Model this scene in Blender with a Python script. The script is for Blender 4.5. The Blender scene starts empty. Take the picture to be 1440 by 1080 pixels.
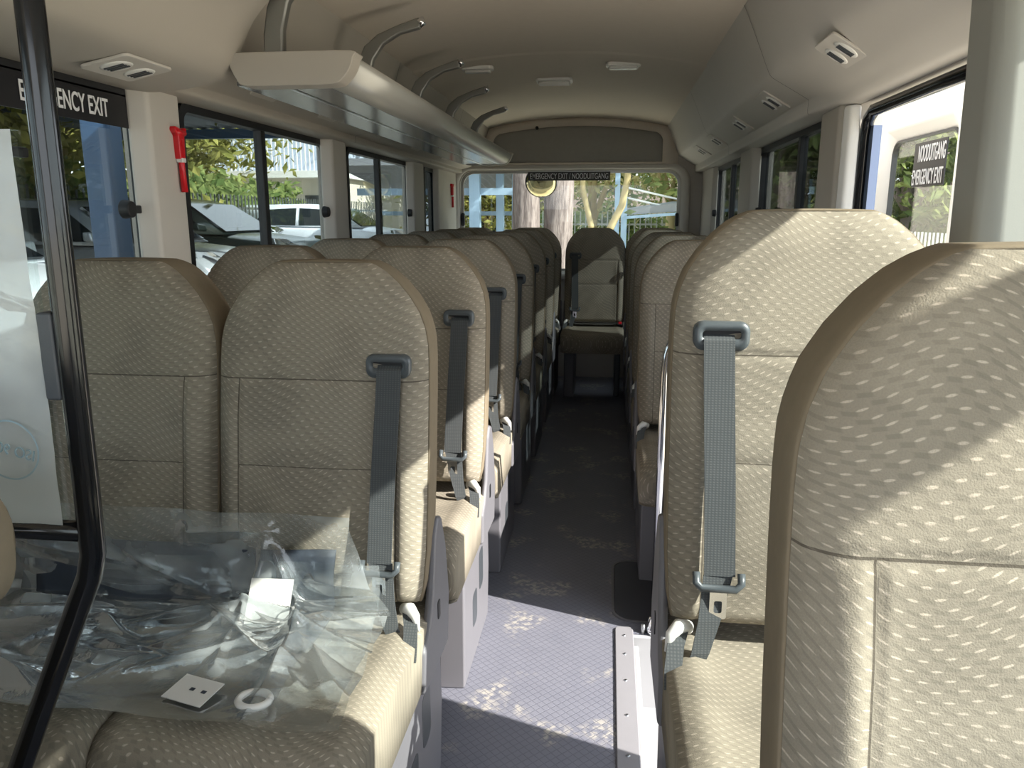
import bpy, bmesh, math, random
from mathutils import Vector, Matrix, noise
random.seed(7)
sc = bpy.context.scene
COL = sc.collection
D = bpy.data
PI = math.pi
EYE = 1.24            # camera height above the bus floor

# ------------------------------------------------------------------ materials
class NT:
    """tiny node-tree writer"""
    def __init__(s, name):
        s.m = D.materials.new(name); s.m.use_nodes = True
        s.t = s.m.node_tree; s.t.nodes.clear()
        s.out = s.t.nodes.new('ShaderNodeOutputMaterial')
    def n(s, kind, **kw):
        nd = s.t.nodes.new(kind)
        for k, v in kw.items():
            if k.startswith('i_'):
                nd.inputs[k[2:].replace('_', ' ')].default_value = v
            else: setattr(nd, k, v)
        return nd
    def l(s, a, b): s.t.links.new(a, b)
    def math(s, op, a, b=0.0, c=None):
        nd = s.t.nodes.new('ShaderNodeMath'); nd.operation = op
        for i, v in enumerate((a, b, c)):
            if v is None: continue
            if isinstance(v, (int, float)): nd.inputs[i].default_value = v
            else: s.l(v, nd.inputs[i])
        return nd.outputs[0]
    def mix(s, f, a, b):
        nd = s.t.nodes.new('ShaderNodeMix'); nd.data_type = 'RGBA'
        for i, v in ((0, f), (6, a), (7, b)):
            if isinstance(v, (int, float)): nd.inputs[i].default_value = v
            elif isinstance(v, tuple): nd.inputs[i].default_value = v if len(v) == 4 else (*v, 1)
            else: s.l(v, nd.inputs[i])
        return nd.outputs[2]
    def ramp(s, f, a, b):
        nd = s.t.nodes.new('ShaderNodeMapRange'); nd.interpolation_type = 'SMOOTHSTEP'
        s.l(f, nd.inputs[0]); nd.inputs[1].default_value = a; nd.inputs[2].default_value = b
        return nd.outputs[0]
    def coord(s): return s.n('ShaderNodeTexCoord').outputs['Object']
    def xyz(s, v):
        nd = s.n('ShaderNodeSeparateXYZ'); s.l(v, nd.inputs[0]); return nd.outputs
    def noise(s, v, scale, detail=2.0, rough=0.5):
        nd = s.n('ShaderNodeTexNoise'); s.l(v, nd.inputs['Vector'])
        nd.inputs['Scale'].default_value = scale; nd.inputs['Detail'].default_value = detail
        nd.inputs['Roughness'].default_value = rough
        return nd.outputs[0]
    def bump(s, h, strength=0.3, dist=0.002):
        nd = s.n('ShaderNodeBump'); s.l(h, nd.inputs['Height'])
        nd.inputs['Strength'].default_value = strength; nd.inputs['Distance'].default_value = dist
        return nd.outputs[0]
    def principled(s, color, rough=0.6, metal=0.0, normal=None, spec=0.5, **kw):
        p = s.n('ShaderNodeBsdfPrincipled')
        if isinstance(color, tuple): p.inputs['Base Color'].default_value = (*color[:3], 1)
        else: s.l(color, p.inputs['Base Color'])
        if isinstance(rough, (int, float)): p.inputs['Roughness'].default_value = rough
        else: s.l(rough, p.inputs['Roughness'])
        p.inputs['Metallic'].default_value = metal
        p.inputs['Specular IOR Level'].default_value = spec
        if normal is not None: s.l(normal, p.inputs['Normal'])
        s.l(p.outputs[0], s.out.inputs[0])
        return p

def plain(name, color, rough=0.55, metal=0.0, var=0.08, scale=9.0, grain=0.0, spec=0.5):
    t = NT(name); c = t.coord()
    n = t.noise(c, scale, 4)
    dark = tuple(x * (1 - var) for x in color); light = tuple(min(1, x * (1 + var)) for x in color)
    col = t.mix(n, dark, light)
    nrm = None
    if grain: nrm = t.bump(t.noise(c, 420, 2), grain, 0.0006)
    t.principled(col, rough, metal, nrm, spec)
    return t.m

def glass(name, tint, refl=0.06):
    t = NT(name)
    tr = t.n('ShaderNodeBsdfTransparent'); tr.inputs[0].default_value = (*tint, 1)
    gl = t.n('ShaderNodeBsdfGlossy'); gl.inputs['Roughness'].default_value = 0.01
    lw = t.n('ShaderNodeLayerWeight'); lw.inputs[0].default_value = 0.12
    f = t.math('ADD', t.math('MULTIPLY', lw.outputs[1], 0.45), refl * 0.4)
    mx = t.n('ShaderNodeMixShader'); t.l(f, mx.inputs[0]); t.l(tr.outputs[0], mx.inputs[1]); t.l(gl.outputs[0], mx.inputs[2])
    t.l(mx.outputs[0], t.out.inputs[0])
    return t.m

def fabric(name, axes, base, fleck, dark, seams=False):
    """moquette: rows of short slanting flecks that ride on waves, tonal patches between them"""
    t = NT(name); c = t.coord(); o = t.xyz(c)
    x, z = o[axes[0]], o[axes[1]]
    w1 = t.math('SINE', t.math('ADD', t.math('MULTIPLY', x, 22.0), t.math('MULTIPLY', z, 12.0)))
    w2 = t.math('SINE', t.math('SUBTRACT', t.math('MULTIPLY', x, 39.0), t.math('MULTIPLY', z, 21.0)))
    zz = t.math('ADD', z, t.math('ADD', t.math('MULTIPLY', w1, 0.019), t.math('MULTIPLY', w2, 0.0055)))
    rz = t.math('DIVIDE', zz, 0.0088)
    row = t.math('FLOOR', rz); fz = t.math('SUBTRACT', t.math('FRACT', rz), 0.5)
    rx = t.math('ADD', t.math('DIVIDE', x, 0.0190), t.math('MULTIPLY', row, 0.5))
    rx = t.math('ADD', rx, t.math('MULTIPLY', fz, 0.75))
    fx = t.math('SUBTRACT', t.math('FRACT', rx), 0.5)
    d = t.math('ADD', t.math('POWER', t.math('ABSOLUTE', t.math('DIVIDE', fx, 0.22)), 2.0),
               t.math('POWER', t.math('ABSOLUTE', t.math('DIVIDE', fz, 0.135)), 2.0))
    flk = t.math('SUBTRACT', 1.0, t.ramp(d, 0.25, 1.1))
    # tonal chips, offset half a cell from the flecks
    fx2 = t.math('SUBTRACT', t.math('FRACT', t.math('ADD', rx, 0.42)), 0.5)
    d2 = t.math('ADD', t.math('ABSOLUTE', t.math('DIVIDE', fx2, 0.30)), t.math('ABSOLUTE', t.math('DIVIDE', fz, 0.5)))
    chip = t.math('SUBTRACT', 1.0, t.ramp(d2, 0.6, 1.0))
    patch = t.ramp(t.noise(c, 9.0, 1.0), 0.42, 0.58)
    col = t.mix(t.math('MULTIPLY', t.math('ADD', t.math('MULTIPLY', chip, 0.38), t.math('MULTIPLY', patch, 0.35)), 1.0), base, dark)
    col = t.mix(t.math('MULTIPLY', flk, 0.80), col, fleck)
    weave = t.noise(c, 700.0, 1.0)
    col = t.mix(t.math('MULTIPLY', t.ramp(weave, 0.35, 0.7), 0.22), col, dark)
    if seams:
        ax = t.math('ABSOLUTE', x)
        def line(v, at, w):
            return t.math('LESS_THAN', t.math('ABSOLUTE', t.math('SUBTRACT', v, at)), w)
        inner = t.math('LESS_THAN', ax, 0.158)
        below = t.math('LESS_THAN', z, 0.932)
        s1 = line(z, 0.932, 0.0011)
        s2 = t.math('MULTIPLY', line(z, 0.765, 0.0009), inner)
        s3 = t.math('MULTIPLY', line(ax, 0.158, 0.0010), below)
        s = t.math('MAXIMUM', s1, t.math('MAXIMUM', s2, s3))
        col = t.mix(t.math('MULTIPLY', s, 0.75), col, (0.06, 0.05, 0.04))
    t.principled(col, 0.93, 0.0, t.bump(weave, 0.35, 0.0012), 0.15)
    return t.m

M = {}
FB, FF, FD = (0.305, 0.272, 0.218), (0.54, 0.465, 0.385), (0.19, 0.17, 0.138)
M['fabric_back'] = fabric('moquette_backrest', (0, 2), FB, FF, FD, True)
M['fabric_seat'] = fabric('moquette_cushion', (0, 1), FB, FF, FD)
M['fabric_side'] = plain('plain_brown_side_fabric', (0.21, 0.172, 0.122), 0.9, 0, 0.10, 60, 0.35, 0.15)
M['grey_plastic'] = plain('grey_moulded_plastic', (0.155, 0.152, 0.170), 0.5, 0, 0.05, 12, 0.25)
M['dark_plastic'] = plain('dark_grey_plastic', (0.055, 0.062, 0.072), 0.42, 0, 0.08, 12, 0.25)
M['guide'] = plain('blue_grey_belt_guide_plastic', (0.075, 0.088, 0.098), 0.35, 0, 0.05, 20, 0.15)
M['black'] = plain('black_rubber', (0.012, 0.013, 0.016), 0.5, 0, 0.1)
M['gloss_black'] = plain('gloss_black_enamel', (0.008, 0.009, 0.011), 0.13, 0, 0.1)
M['chrome'] = plain('chrome', (0.82, 0.83, 0.86), 0.10, 1.0, 0.02)
M['steel'] = plain('brushed_steel', (0.55, 0.57, 0.60), 0.28, 1.0, 0.05)
M['trim'] = plain('beige_trim_plastic', (0.43, 0.40, 0.36), 0.55, 0, 0.03, 5, 0.12)
M['trim_light'] = plain('pale_trim_plastic', (0.54, 0.51, 0.47), 0.5, 0, 0.03, 5, 0.12)
M['cove'] = plain('warm_grey_duct_plastic', (0.55, 0.525, 0.49), 0.55, 0, 0.03, 5, 0.15)
M['headliner'] = plain('beige_headliner_fabric', (0.70, 0.63, 0.555), 0.9, 0, 0.03, 30, 0.2, 0.2)
M['pad'] = plain('grey_bulkhead_field', (0.33, 0.32, 0.30), 0.85, 0, 0.06, 30, 0.2, 0.2)
M['white'] = plain('white_paint', (0.86, 0.86, 0.85), 0.35, 0, 0.02)
M['white_plastic'] = plain('white_plastic', (0.74, 0.74, 0.72), 0.35, 0, 0.02)
M['red'] = plain('red_plastic', (0.62, 0.012, 0.02), 0.32, 0, 0.05)
M['paper'] = plain('white_paper', (0.66, 0.66, 0.64), 0.8, 0, 0.02)
M['navy'] = plain('navy_rubber_mat', (0.035, 0.045, 0.065), 0.6, 0, 0.15, 30, 0.5)
M['lens'] = plain('milky_lamp_lens', (0.72, 0.72, 0.70), 0.25, 0, 0.02)
M['rack_grey'] = plain('satin_grey_rack_plastic', (0.42, 0.42, 0.40), 0.28, 0.25, 0.03)
M['smoke'] = plain('satin_smoked_panel', (0.20, 0.20, 0.195), 0.2, 0.0, 0.06)
M['bracket'] = plain('dark_satin_bracket_metal', (0.22, 0.22, 0.21), 0.3, 0.4, 0.05)
M['sticker_black'] = plain('black_sticker', (0.010, 0.010, 0.013), 0.45, 0, 0.05)
M['sticker_white'] = plain('white_sticker_lettering', (0.80, 0.81, 0.84), 0.5, 0, 0.01)
M['sticker_blue'] = plain('pale_blue_print', (0.33, 0.46, 0.53), 0.6, 0, 0.05)
M['gold_mirror'] = plain('gold_tinted_mirror', (0.80, 0.70, 0.42), 0.04, 1.0, 0.02)
M['glass_tint'] = glass('tinted_window_glass', (0.35, 0.38, 0.39), 0.10)
M['glass_side'] = glass('lightly_tinted_window_glass', (0.74, 0.79, 0.79), 0.08)
M['glass_back'] = glass('back_window_glass', (0.80, 0.84, 0.83), 0.05)
M['glass_clear'] = glass('clear_window_glass', (0.94, 0.97, 0.96), 0.05)
M['post_blue'] = plain('blue_painted_steel', (0.045, 0.095, 0.19), 0.4, 0, 0.08)
M['pale_blue'] = plain('pale_blue_painted_steel', (0.30, 0.42, 0.56), 0.4, 0, 0.06)
M['roof_sheet'] = plain('weathered_roof_sheet', (0.24, 0.25, 0.27), 0.6, 0.0, 0.12)
M['bark'] = plain('pinkish_grey_bark', (0.34, 0.28, 0.265), 0.95, 0, 0.4, 6)
M['bark_yellow'] = plain('yellow_green_bark', (0.38, 0.30, 0.15), 0.9, 0, 0.3, 8)
M['concrete'] = plain('pale_wall_render', (0.62, 0.58, 0.50), 0.9, 0, 0.06)
M['roof_tile'] = plain('terracotta_roof', (0.15, 0.105, 0.085), 0.85, 0, 0.15)
M['car_glass'] = plain('dark_car_glass', (0.02, 0.025, 0.03), 0.05, 0, 0.1)
M['tyre'] = plain('tyre_rubber', (0.02, 0.02, 0.02), 0.8, 0, 0.1)
M['silver'] = plain('silver_car_paint', (0.45, 0.48, 0.52), 0.25, 0.4, 0.02)
M['car_white'] = plain('white_car_paint', (0.66, 0.70, 0.76), 0.25, 0.0, 0.02)
M['car_green'] = plain('dark_green_car_paint', (0.06, 0.085, 0.075), 0.2, 0.2, 0.02)
M['fence_metal'] = plain('galvanised_fence_metal', (0.35, 0.36, 0.34), 0.5, 0.3, 0.1)

def leaf_mat(name, a, b):
    t = NT(name); g = t.n('ShaderNodeObjectInfo'); c = t.coord()
    n = t.noise(c, 3.0, 3.0)
    col = t.mix(t.ramp(n, 0.35, 0.65), a, b)
    df = t.n('ShaderNodeBsdfDiffuse'); tl = t.n('ShaderNodeBsdfTranslucent')
    t.l(col, df.inputs[0]); t.l(col, tl.inputs[0])
    mx = t.n('ShaderNodeMixShader'); mx.inputs[0].default_value = 0.35
    t.l(df.outputs[0], mx.inputs[1]); t.l(tl.outputs[0], mx.inputs[2]); t.l(mx.outputs[0], t.out.inputs[0])
    return t.m
M['leaf_olive'] = leaf_mat('olive_leaves', (0.16, 0.17, 0.045), (0.34, 0.32, 0.10))
M['leaf_green'] = leaf_mat('green_leaves', (0.10, 0.15, 0.05), (0.26, 0.30, 0.11))
M['leaf_dry'] = leaf_mat('dry_yellow_leaves', (0.30, 0.27, 0.11), (0.50, 0.45, 0.22))

def webbing():
    t = NT('grey_belt_webbing'); c = t.coord(); o = t.xyz(c)
    r = t.math('FRACT', t.math('MULTIPLY', o[2], 260.0)); q = t.math('FRACT', t.math('MULTIPLY', o[0], 190.0))
    h = t.math('MULTIPLY', t.math('ABSOLUTE', t.math('SUBTRACT', r, 0.5)), t.math('ABSOLUTE', t.math('SUBTRACT', q, 0.5)))
    col = t.mix(t.math('MULTIPLY', h, 4.0), (0.062, 0.069, 0.074), (0.108, 0.115, 0.118))
    t.principled(col, 0.7, 0, t.bump(h, 0.5, 0.002), 0.25)
    return t.m
M['webbing'] = webbing()

def floor_mat():
    t = NT('blue_grey_diamond_vinyl'); c = t.coord(); o = t.xyz(c)
    a = t.math('ADD', o[0], o[1]); b = t.math('SUBTRACT', o[0], o[1])
    def grid(v):
        f = t.math('ABSOLUTE', t.math('SUBTRACT', t.math('FRACT', t.math('DIVIDE', v, 0.026)), 0.5))
        return t.ramp(f, 0.40, 0.48)
    g = t.math('MAXIMUM', grid(a), grid(b))
    n = t.noise(c, 14.0, 5.0)
    base = t.mix(n, (0.160, 0.165, 0.205), (0.200, 0.203, 0.245))
    base = t.mix(t.math('MULTIPLY', g, 0.55), base, (0.10, 0.105, 0.14))
    # dried mud: foot-sized blotches broken up by the raised diamonds
    blot = t.ramp(t.noise(c, 5.6, 2.5), 0.54, 0.66)
    brk = t.ramp(t.noise(c, 48.0, 2.0), 0.42, 0.60)
    aisle = t.math('SUBTRACT', 1.0, t.ramp(t.math('ABSOLUTE', t.math('ADD', o[0], 0.14)), 0.20, 0.34))
    dirt = t.math('MULTIPLY', t.math('MULTIPLY', blot, brk), t.math('MULTIPLY', aisle, 0.85))
    dirt = t.math('MULTIPLY', dirt, t.math('SUBTRACT', 1.0, t.math('MULTIPLY', g, 0.7)))
    col = t.mix(dirt, base, (0.41, 0.385, 0.35))
    t.principled(col, 0.52, 0, t.bump(t.math('SUBTRACT', 1.0, g), 0.4, 0.0015), 0.45)
    return t.m
M['vinyl'] = floor_mat()

def film(name, veil, tint):
    """thin clear polythene: mostly see-through, a soft milky veil and a sharp sheen"""
    t = NT(name); c = t.coord()
    tr = t.n('ShaderNodeBsdfTransparent'); tr.inputs[0].default_value = (*tint, 1)
    df = t.n('ShaderNodeBsdfDiffuse'); df.inputs[0].default_value = (0.80, 0.86, 0.88, 1)
    tl = t.n('ShaderNodeBsdfTranslucent'); tl.inputs[0].default_value = (0.80, 0.86, 0.88, 1)
    m0 = t.n('ShaderNodeMixShader'); m0.inputs[0].default_value = 0.4
    t.l(df.outputs[0], m0.inputs[1]); t.l(tl.outputs[0], m0.inputs[2])
    gl = t.n('ShaderNodeBsdfGlossy'); gl.inputs['Roughness'].default_value = 0.12
    nz = t.noise(c, 60.0, 3.0)
    t.l(t.bump(nz, 0.35, 0.003), gl.inputs['Normal'])
    m1 = t.n('ShaderNodeMixShader')
    t.l(t.math('MULTIPLY', t.ramp(t.noise(c, 7.0, 3.0), *((0.25, 0.8) if veil < .5 else (-.3, .6))), veil * (2.0 if veil < .5 else 1.0)), m1.inputs[0])
    t.l(tr.outputs[0], m1.inputs[1]); t.l(m0.outputs[0], m1.inputs[2])
    lw = t.n('ShaderNodeLayerWeight'); lw.inputs[0].default_value = 0.25
    m2 = t.n('ShaderNodeMixShader'); t.l(t.math('ADD', t.math('MULTIPLY', lw.outputs[0], 0.60), 0.06), m2.inputs[0])
    t.l(m1.outputs[0], m2.inputs[1]); t.l(gl.outputs[0], m2.inputs[2])
    t.l(m2.outputs[0], t.out.inputs[0])
    return t.m
M['poly'] = film('clear_polythene', 0.24, (0.93, 0.96, 0.97))
M['milky'] = film('milky_protective_film', 0.80, (0.9, 0.93, 0.95))

def ground_mat():
    t = NT('dusty_paving'); c = t.coord()
    n = t.noise(c, 0.8, 6.0)
    col = t.mix(n, (0.52, 0.46, 0.36), (0.66, 0.59, 0.48))
    t.principled(col, 0.95, 0, t.bump(t.noise(c, 30, 3), 0.3, 0.02), 0.2)
    return t.m
M['ground'] = ground_mat()

# ------------------------------------------------------------------ mesh helpers
class MB:
    def __init__(s): s.v = []; s.f = []
    def add(s, vs, fs):
        o = len(s.v); s.v += [tuple(v) for v in vs]; s.f += [tuple(i + o for i in f) for f in fs]; return s
    def box(s, x0, x1, y0, y1, z0, z1):
        vs = [(x, y, z) for x in (x0, x1) for y in (y0, y1) for z in (z0, z1)]
        return s.add(vs, [(0, 1, 3, 2), (4, 6, 7, 5), (0, 4, 5, 1), (2, 3, 7, 6), (0, 2, 6, 4), (1, 5, 7, 3)])
    def prism(s, pts, axis, a, b):
        """polygon pts in the two other axes, extruded from a to b along axis"""
        n = len(pts); vs = []
        for w in (a, b):
            for p in pts:
                if axis == 0: vs.append((w, p[0], p[1]))
                elif axis == 1: vs.append((p[0], w, p[1]))
                else: vs.append((p[0], p[1], w))
        fs = [tuple(range(n)), tuple(range(2 * n - 1, n - 1, -1))]
        for i in range(n): fs.append((i, i + n, (i + 1) % n + n, (i + 1) % n))
        return s.add(vs, fs)
    def loft(s, rings, closed=True, caps=True):
        n = len(rings[0]); vs = [p for r in rings for p in r]; fs = []
        for k in range(len(rings) - 1):
            for i in range(n if closed else n - 1):
                j = (i + 1) % n
                fs.append((k * n + i, k * n + j, (k + 1) * n + j, (k + 1) * n + i))
        if caps and closed:
            fs.append(tuple(range(n - 1, -1, -1))); fs.append(tuple(range((len(rings) - 1) * n, len(rings) * n)))
        return s.add(vs, fs)
    def tube(s, pts, r, n=14):
        pts = [Vector(p) for p in pts]; rings = []; up = None
        for i, p in enumerate(pts):
            d = (pts[min(i + 1, len(pts) - 1)] - pts[max(i - 1, 0)]).normalized()
            if up is None: up = d.orthogonal().normalized()
            up = (up - d * up.dot(d)).normalized(); q = d.cross(up)
            rr = r[i] if isinstance(r, (list, tuple)) else r
            rings.append([p + (up * math.cos(2 * PI * k / n) + q * math.sin(2 * PI * k / n)) * rr for k in range(n)])
        return s.loft(rings)
    def ribbon(s, pts, width, thick):
        """flat strap through pts (x,y,z): width along x, thickness along y"""
        rings = []
        for (x, y, z) in pts:
            w = width / 2; h = thick / 2
            rings.append([(x - w, y - h, z), (x + w, y - h, z), (x + w, y + h, z), (x - w, y + h, z)])
        return s.loft(rings)
    def build(s, name, mat, parent=None, smooth=False, bevel=0.0, seg=2):
        me = D.meshes.new(name); me.from_pydata(s.v, [], s.f)
        bm = bmesh.new(); bm.from_mesh(me); bmesh.ops.recalc_face_normals(bm, faces=bm.faces); bm.to_mesh(me); bm.free()
        o = D.objects.new(name, me); COL.objects.link(o)
        me.materials.append(M[mat] if isinstance(mat, str) else mat)
        if smooth:
            for p in me.polygons: p.use_smooth = True
        if bevel:
            b = o.modifiers.new('bevel', 'BEVEL'); b.width = bevel; b.segments = seg; b.limit_method = 'ANGLE'
            b.angle_limit = 0.6; b.harden_normals = False
            for p in me.polygons: p.use_smooth = True
            w = o.modifiers.new('wn', 'WEIGHTED_NORMAL'); w.keep_sharp = True
        if parent: o.parent = parent
        return o

def rrect(x0, x1, z0, z1, r, n=6):
    pts = []
    for cx, cz, a0 in ((x1 - r, z1 - r, 0), (x0 + r, z1 - r, PI / 2), (x0 + r, z0 + r, PI), (x1 - r, z0 + r, 1.5 * PI)):
        for k in range(n + 1):
            a = a0 + PI / 2 * k / n; pts.append((cx + r * math.cos(a), cz + r * math.sin(a)))
    return pts

def tag(o, label=None, cat=None, group=None, kind=None):
    if label: o['label'] = label
    if cat: o['category'] = cat
    if group: o['group'] = group
    if kind: o['kind'] = kind
    return o
def thing(name, label, cat, loc=(0, 0, 0), group=None, rz=0.0):
    o = D.objects.new(name, None); COL.objects.link(o); o.empty_display_size = 0.05
    o.location = loc; o.rotation_euler = (0, 0, rz)
    return tag(o, label, cat, group)
def struct(o): o['kind'] = 'structure'; return o
def copy_tree(o, parent=None):
    c = o.copy(); COL.objects.link(c)
    if parent: c.parent = parent
    for ch in list(o.children): copy_tree(ch, c)
    return c
def text(name, body, mat, width, height, mtx, parent=None, depth=0.0006, bold=0.0):
    cu = D.curves.new(name, 'FONT'); cu.body = body; cu.align_x = 'LEFT'; cu.extrude = depth; cu.offset = bold
    tmp = D.objects.new(name + '_tmp', cu); COL.objects.link(tmp)
    dg = bpy.context.evaluated_depsgraph_get()
    me = D.meshes.new_from_object(tmp.evaluated_get(dg))
    D.objects.remove(tmp); D.curves.remove(cu)
    xs = [v.co.x for v in me.vertices]; ys = [v.co.y for v in me.vertices]
    sx = width / (max(xs) - min(xs)); sy = height / (max(ys) - min(ys)); x0 = min(xs); y0 = min(ys)
    for v in me.vertices: v.co = Vector(((v.co.x - x0) * sx, (v.co.y - y0) * sy, v.co.z))
    me.transform(mtx); me.materials.clear(); me.materials.append(M[mat])
    o = D.objects.new(name, me); COL.objects.link(o)
    if parent: o.parent = parent
    return o
def basis(origin, xdir, ydir):
    x = Vector(xdir).normalized(); y = Vector(ydir).normalized(); z = x.cross(y)
    m = Matrix((x, y, z)).transposed().to_4x4(); m.translation = Vector(origin); return m

# ------------------------------------------------------------------ bus shell
XL, XR, YF, YB = -1.20, 0.70, -0.95, 5.95
SILL, HEAD = 0.80, 1.548

M['step_white'] = plain('white_step_moulding', (0.38, 0.38, 0.395), 0.45, 0, 0.03)
# floor, with the well of the door step left out of it
fl = MB()
fl.box(XL - .05, 0.10, YF, YB, -0.06, 0.0); fl.box(0.10, XR + .05, YF, 1.40, -0.06, 0.0); fl.box(0.10, XR + .05, 2.15, YB, -0.06, 0.0)
struct(fl.build('floor', 'vinyl'))
st = MB()
st.box(0.10, 0.78, 1.40, 2.15, -0.28, -0.24); st.box(0.085, 0.10, 1.40, 2.15, -0.28, -0.002)
st.box(0.10, 0.78, 1.385, 1.40, -0.28, -0.002); st.box(0.10, 0.78, 2.135, 2.15, -0.28, -0.002)
st.box(0.10, 0.36, 1.40, 1.90, -0.24, -0.13); st.box(0.10, 0.122, 1.40, 2.135, -0.05, -0.03)
struct(st.build('trim_1', 'step_white', None, False, 0.006))
pf = MB(); pf.box(0.13, XR, YF, 0.72, 0.0, 0.058); pf.box(0.13, XR, 0.72, 1.37, 0.0, 0.093)
struct(pf.build('trim_2', 'grey_plastic', None, False, 0.012))

def side_wall(name, x, out, openings):
    b = MB(); a, c = sorted((x, x + out)); ys = [YF] + [q for o in openings for q in o[:2]] + [YB]
    for i in range(0, len(ys), 2):
        b.box(a, c, ys[i], ys[i + 1], -0.3, HEAD)
    for o in openings:
        if o[2] > -0.2: b.box(a, c, o[0], o[1], -0.3, o[2])
    b.box(a, c, YF, 1.30, 1.60, 2.02); b.box(a, c, 1.30, YB, HEAD, 2.02)
    for y0, y1 in ((YF, openings[0][0]), (openings[0][1], 1.30)): b.box(a, c, y0, y1, HEAD, 1.60)
    if x < 0: b.box(a, c, openings[0][0], 1.30, HEAD, 1.60)
    return struct(b.build(name, 'trim'))
LW = [(-0.70, 0.66, SILL), (0.82, 1.95, SILL), (2.12, 3.32, SILL), (3.53, 4.72, SILL), (5.04, 5.40, SILL)]
RW = [(-0.70, 1.26, SILL), (1.30, 2.40, -0.3), (2.72, 3.88, SILL), (4.35, 5.42, SILL)]
side_wall('wall_left', XL, -0.06, LW)
side_wall('wall_right', XR, 0.06, RW)
lj = MB(); lj.box(0.655, 0.76, 2.15, 2.41, -0.3, 0.86); struct(lj.build('trim_24', 'trim', None, False, 0.01))  # hidden box added to keep sunlight from passing behind the modesty panel
if True:
    tr = MB(); tr.box(0.115, 0.345, 1.42, 1.885, -0.13, -0.126); tr.box(0.37, 0.69, 1.42, 2.12, -0.24, -0.236); struct(tr.build('trim_25', plain('step_tread_vinyl', (0.33, 0.33, 0.34), 0.6, 0, 0.05, 30, 0.3)))

# roof skin over everything, and the front with the open windscreen
rf = MB(); rf.box(XL - .06, XR + .06, YF - .02, YB + .05, 2.0, 2.04)
struct(rf.build('roof', 'white'))
fw = MB()
fw.box(XL - .06, XR + .06, YF - .05, YF, -0.3, 0.82); fw.box(XL - .06, XR + .06, YF - .05, YF, 1.72, 2.02)
fw.box(XL - .06, XL + .05, YF - .05, YF, 0.82, 1.72); fw.box(XR - .05, XR + .06, YF - .05, YF, 0.82, 1.72)
struct(fw.build('wall_front', 'trim'))

# headliner: crowned, with a step where the rear section begins
def ceil_z(x, y):
    u = (x + 0.25) / 0.68
    crown = 0.075 * (1 - min(1, abs(u)) ** 2.2)
    return 1.868 + crown - (0.005 if y > 3.612 else 0.0)
cl = MB(); xs = [-0.98 + 1.46 * i / 40 for i in range(41)]
ysec = [YF, 0.5, 2.0, 3.60, 3.605, 3.62, 3.635, 3.65, 4.5, 5.3, YB]
cl.loft([[(x, y, ceil_z(x, y)) for x in xs] for y in ysec], closed=False)
struct(cl.build('ceiling', 'headliner', None, True))

# ducts along both sides
def sweep(name, mat, prof_a, prof_b, ys, smooth=True):
    """prof_a for every y before the last listed blend, prof_b after"""
    b = MB(); rings = []
    for y, t in ys:
        rings.append([(p[0] * (1 - t) + q[0] * t, y, p[1] * (1 - t) + q[1] * t) for p, q in zip(prof_a, prof_b)])
    b.loft(rings, closed=False)
    o = b.build(name, mat, None, smooth)
    return struct(o)
def smooth_poly(pts, n=4):
    """Catmull-Rom through pts"""
    P = [Vector(p) for p in pts]; out = []
    for i in range(len(P) - 1):
        p0 = P[max(i - 1, 0)]; p1 = P[i]; p2 = P[i + 1]; p3 = P[min(i + 2, len(P) - 1)]
        for k in range(n):
            t = k / n
            out.append(tuple(0.5 * ((2 * p1) + (p2 - p0) * t + (2 * p0 - 5 * p1 + 4 * p2 - p3) * t * t + (3 * p1 - p0 - 3 * p2 + p3) * t ** 3)))
    out.append(tuple(P[-1])); return out
R_rear = smooth_poly([(0.385, 1.90), (0.405, 1.862), (0.448, 1.765), (0.480, 1.690), (0.492, 1.668), (0.510, 1.655), (0.560, 1.626), (0.604, 1.600), (0.612, 1.592), (0.612, 1.556), (0.63, 1.550), (0.71, 1.548)], 3)
R_front = smooth_poly([(0.385, 1.90), (0.405, 1.862), (0.440, 1.790), (0.475, 1.725), (0.495, 1.695), (0.520, 1.665), (0.565, 1.628), (0.604, 1.595), (0.630, 1.576), (0.650, 1.562), (0.67, 1.552), (0.71, 1.548)], 3)
sweep('trim_3', 'cove', R_front, R_rear, [(1.30, 0), (1.8, 0), (2.35, 0), (2.50, 0.35), (2.62, 1), (4.0, 1), (YB, 1)])
R_cab = R_front[:-4] + [(0.640, 1.606), (0.655, 1.603), (0.68, 1.602), (0.71, 1.60)]
sweep('trim_23', 'cove', R_cab, R_front, [(YF, 0), (1.0, 0), (1.24, 0), (1.30, 1)])
L_rear = smooth_poly([(-0.885, 1.90), (-0.905, 1.862), (-0.935, 1.765), (-0.962, 1.690), (-0.974, 1.668), (-0.990, 1.648), (-1.040, 1.600), (-1.104, 1.582), (-1.112, 1.576), (-1.112, 1.556), (-1.13, 1.550), (-1.21, 1.548)], 3)
sweep('trim_4', 'trim', L_rear, L_rear, [(1.90, 0), (3.0, 0), (YB, 0)])
L_front = smooth_poly([(-0.66, 1.93), (-0.72, 1.86), (-0.775, 1.79), (-0.815, 1.745), (-0.862, 1.695), (-0.897, 1.633), (-0.925, 1.590), (-0.96, 1.563), (-1.05, 1.545), (-1.12, 1.540), (-1.16, 1.541), (-1.21, 1.546)], 3)
lf = MB(); lf.loft([[(p[0], y, p[1]) for p in L_front] for y in (YF, 0.0, 1.0, 1.90)], closed=False)
back = [(x - 0.02, 1.915, z) for x, z in L_front]; n_ = len(L_front)
lf.loft([[(p[0], 1.90, p[1]) for p in L_front], [(p[0] - .012, 1.912, p[1] + .006) for p in L_front]], closed=False)
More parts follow.
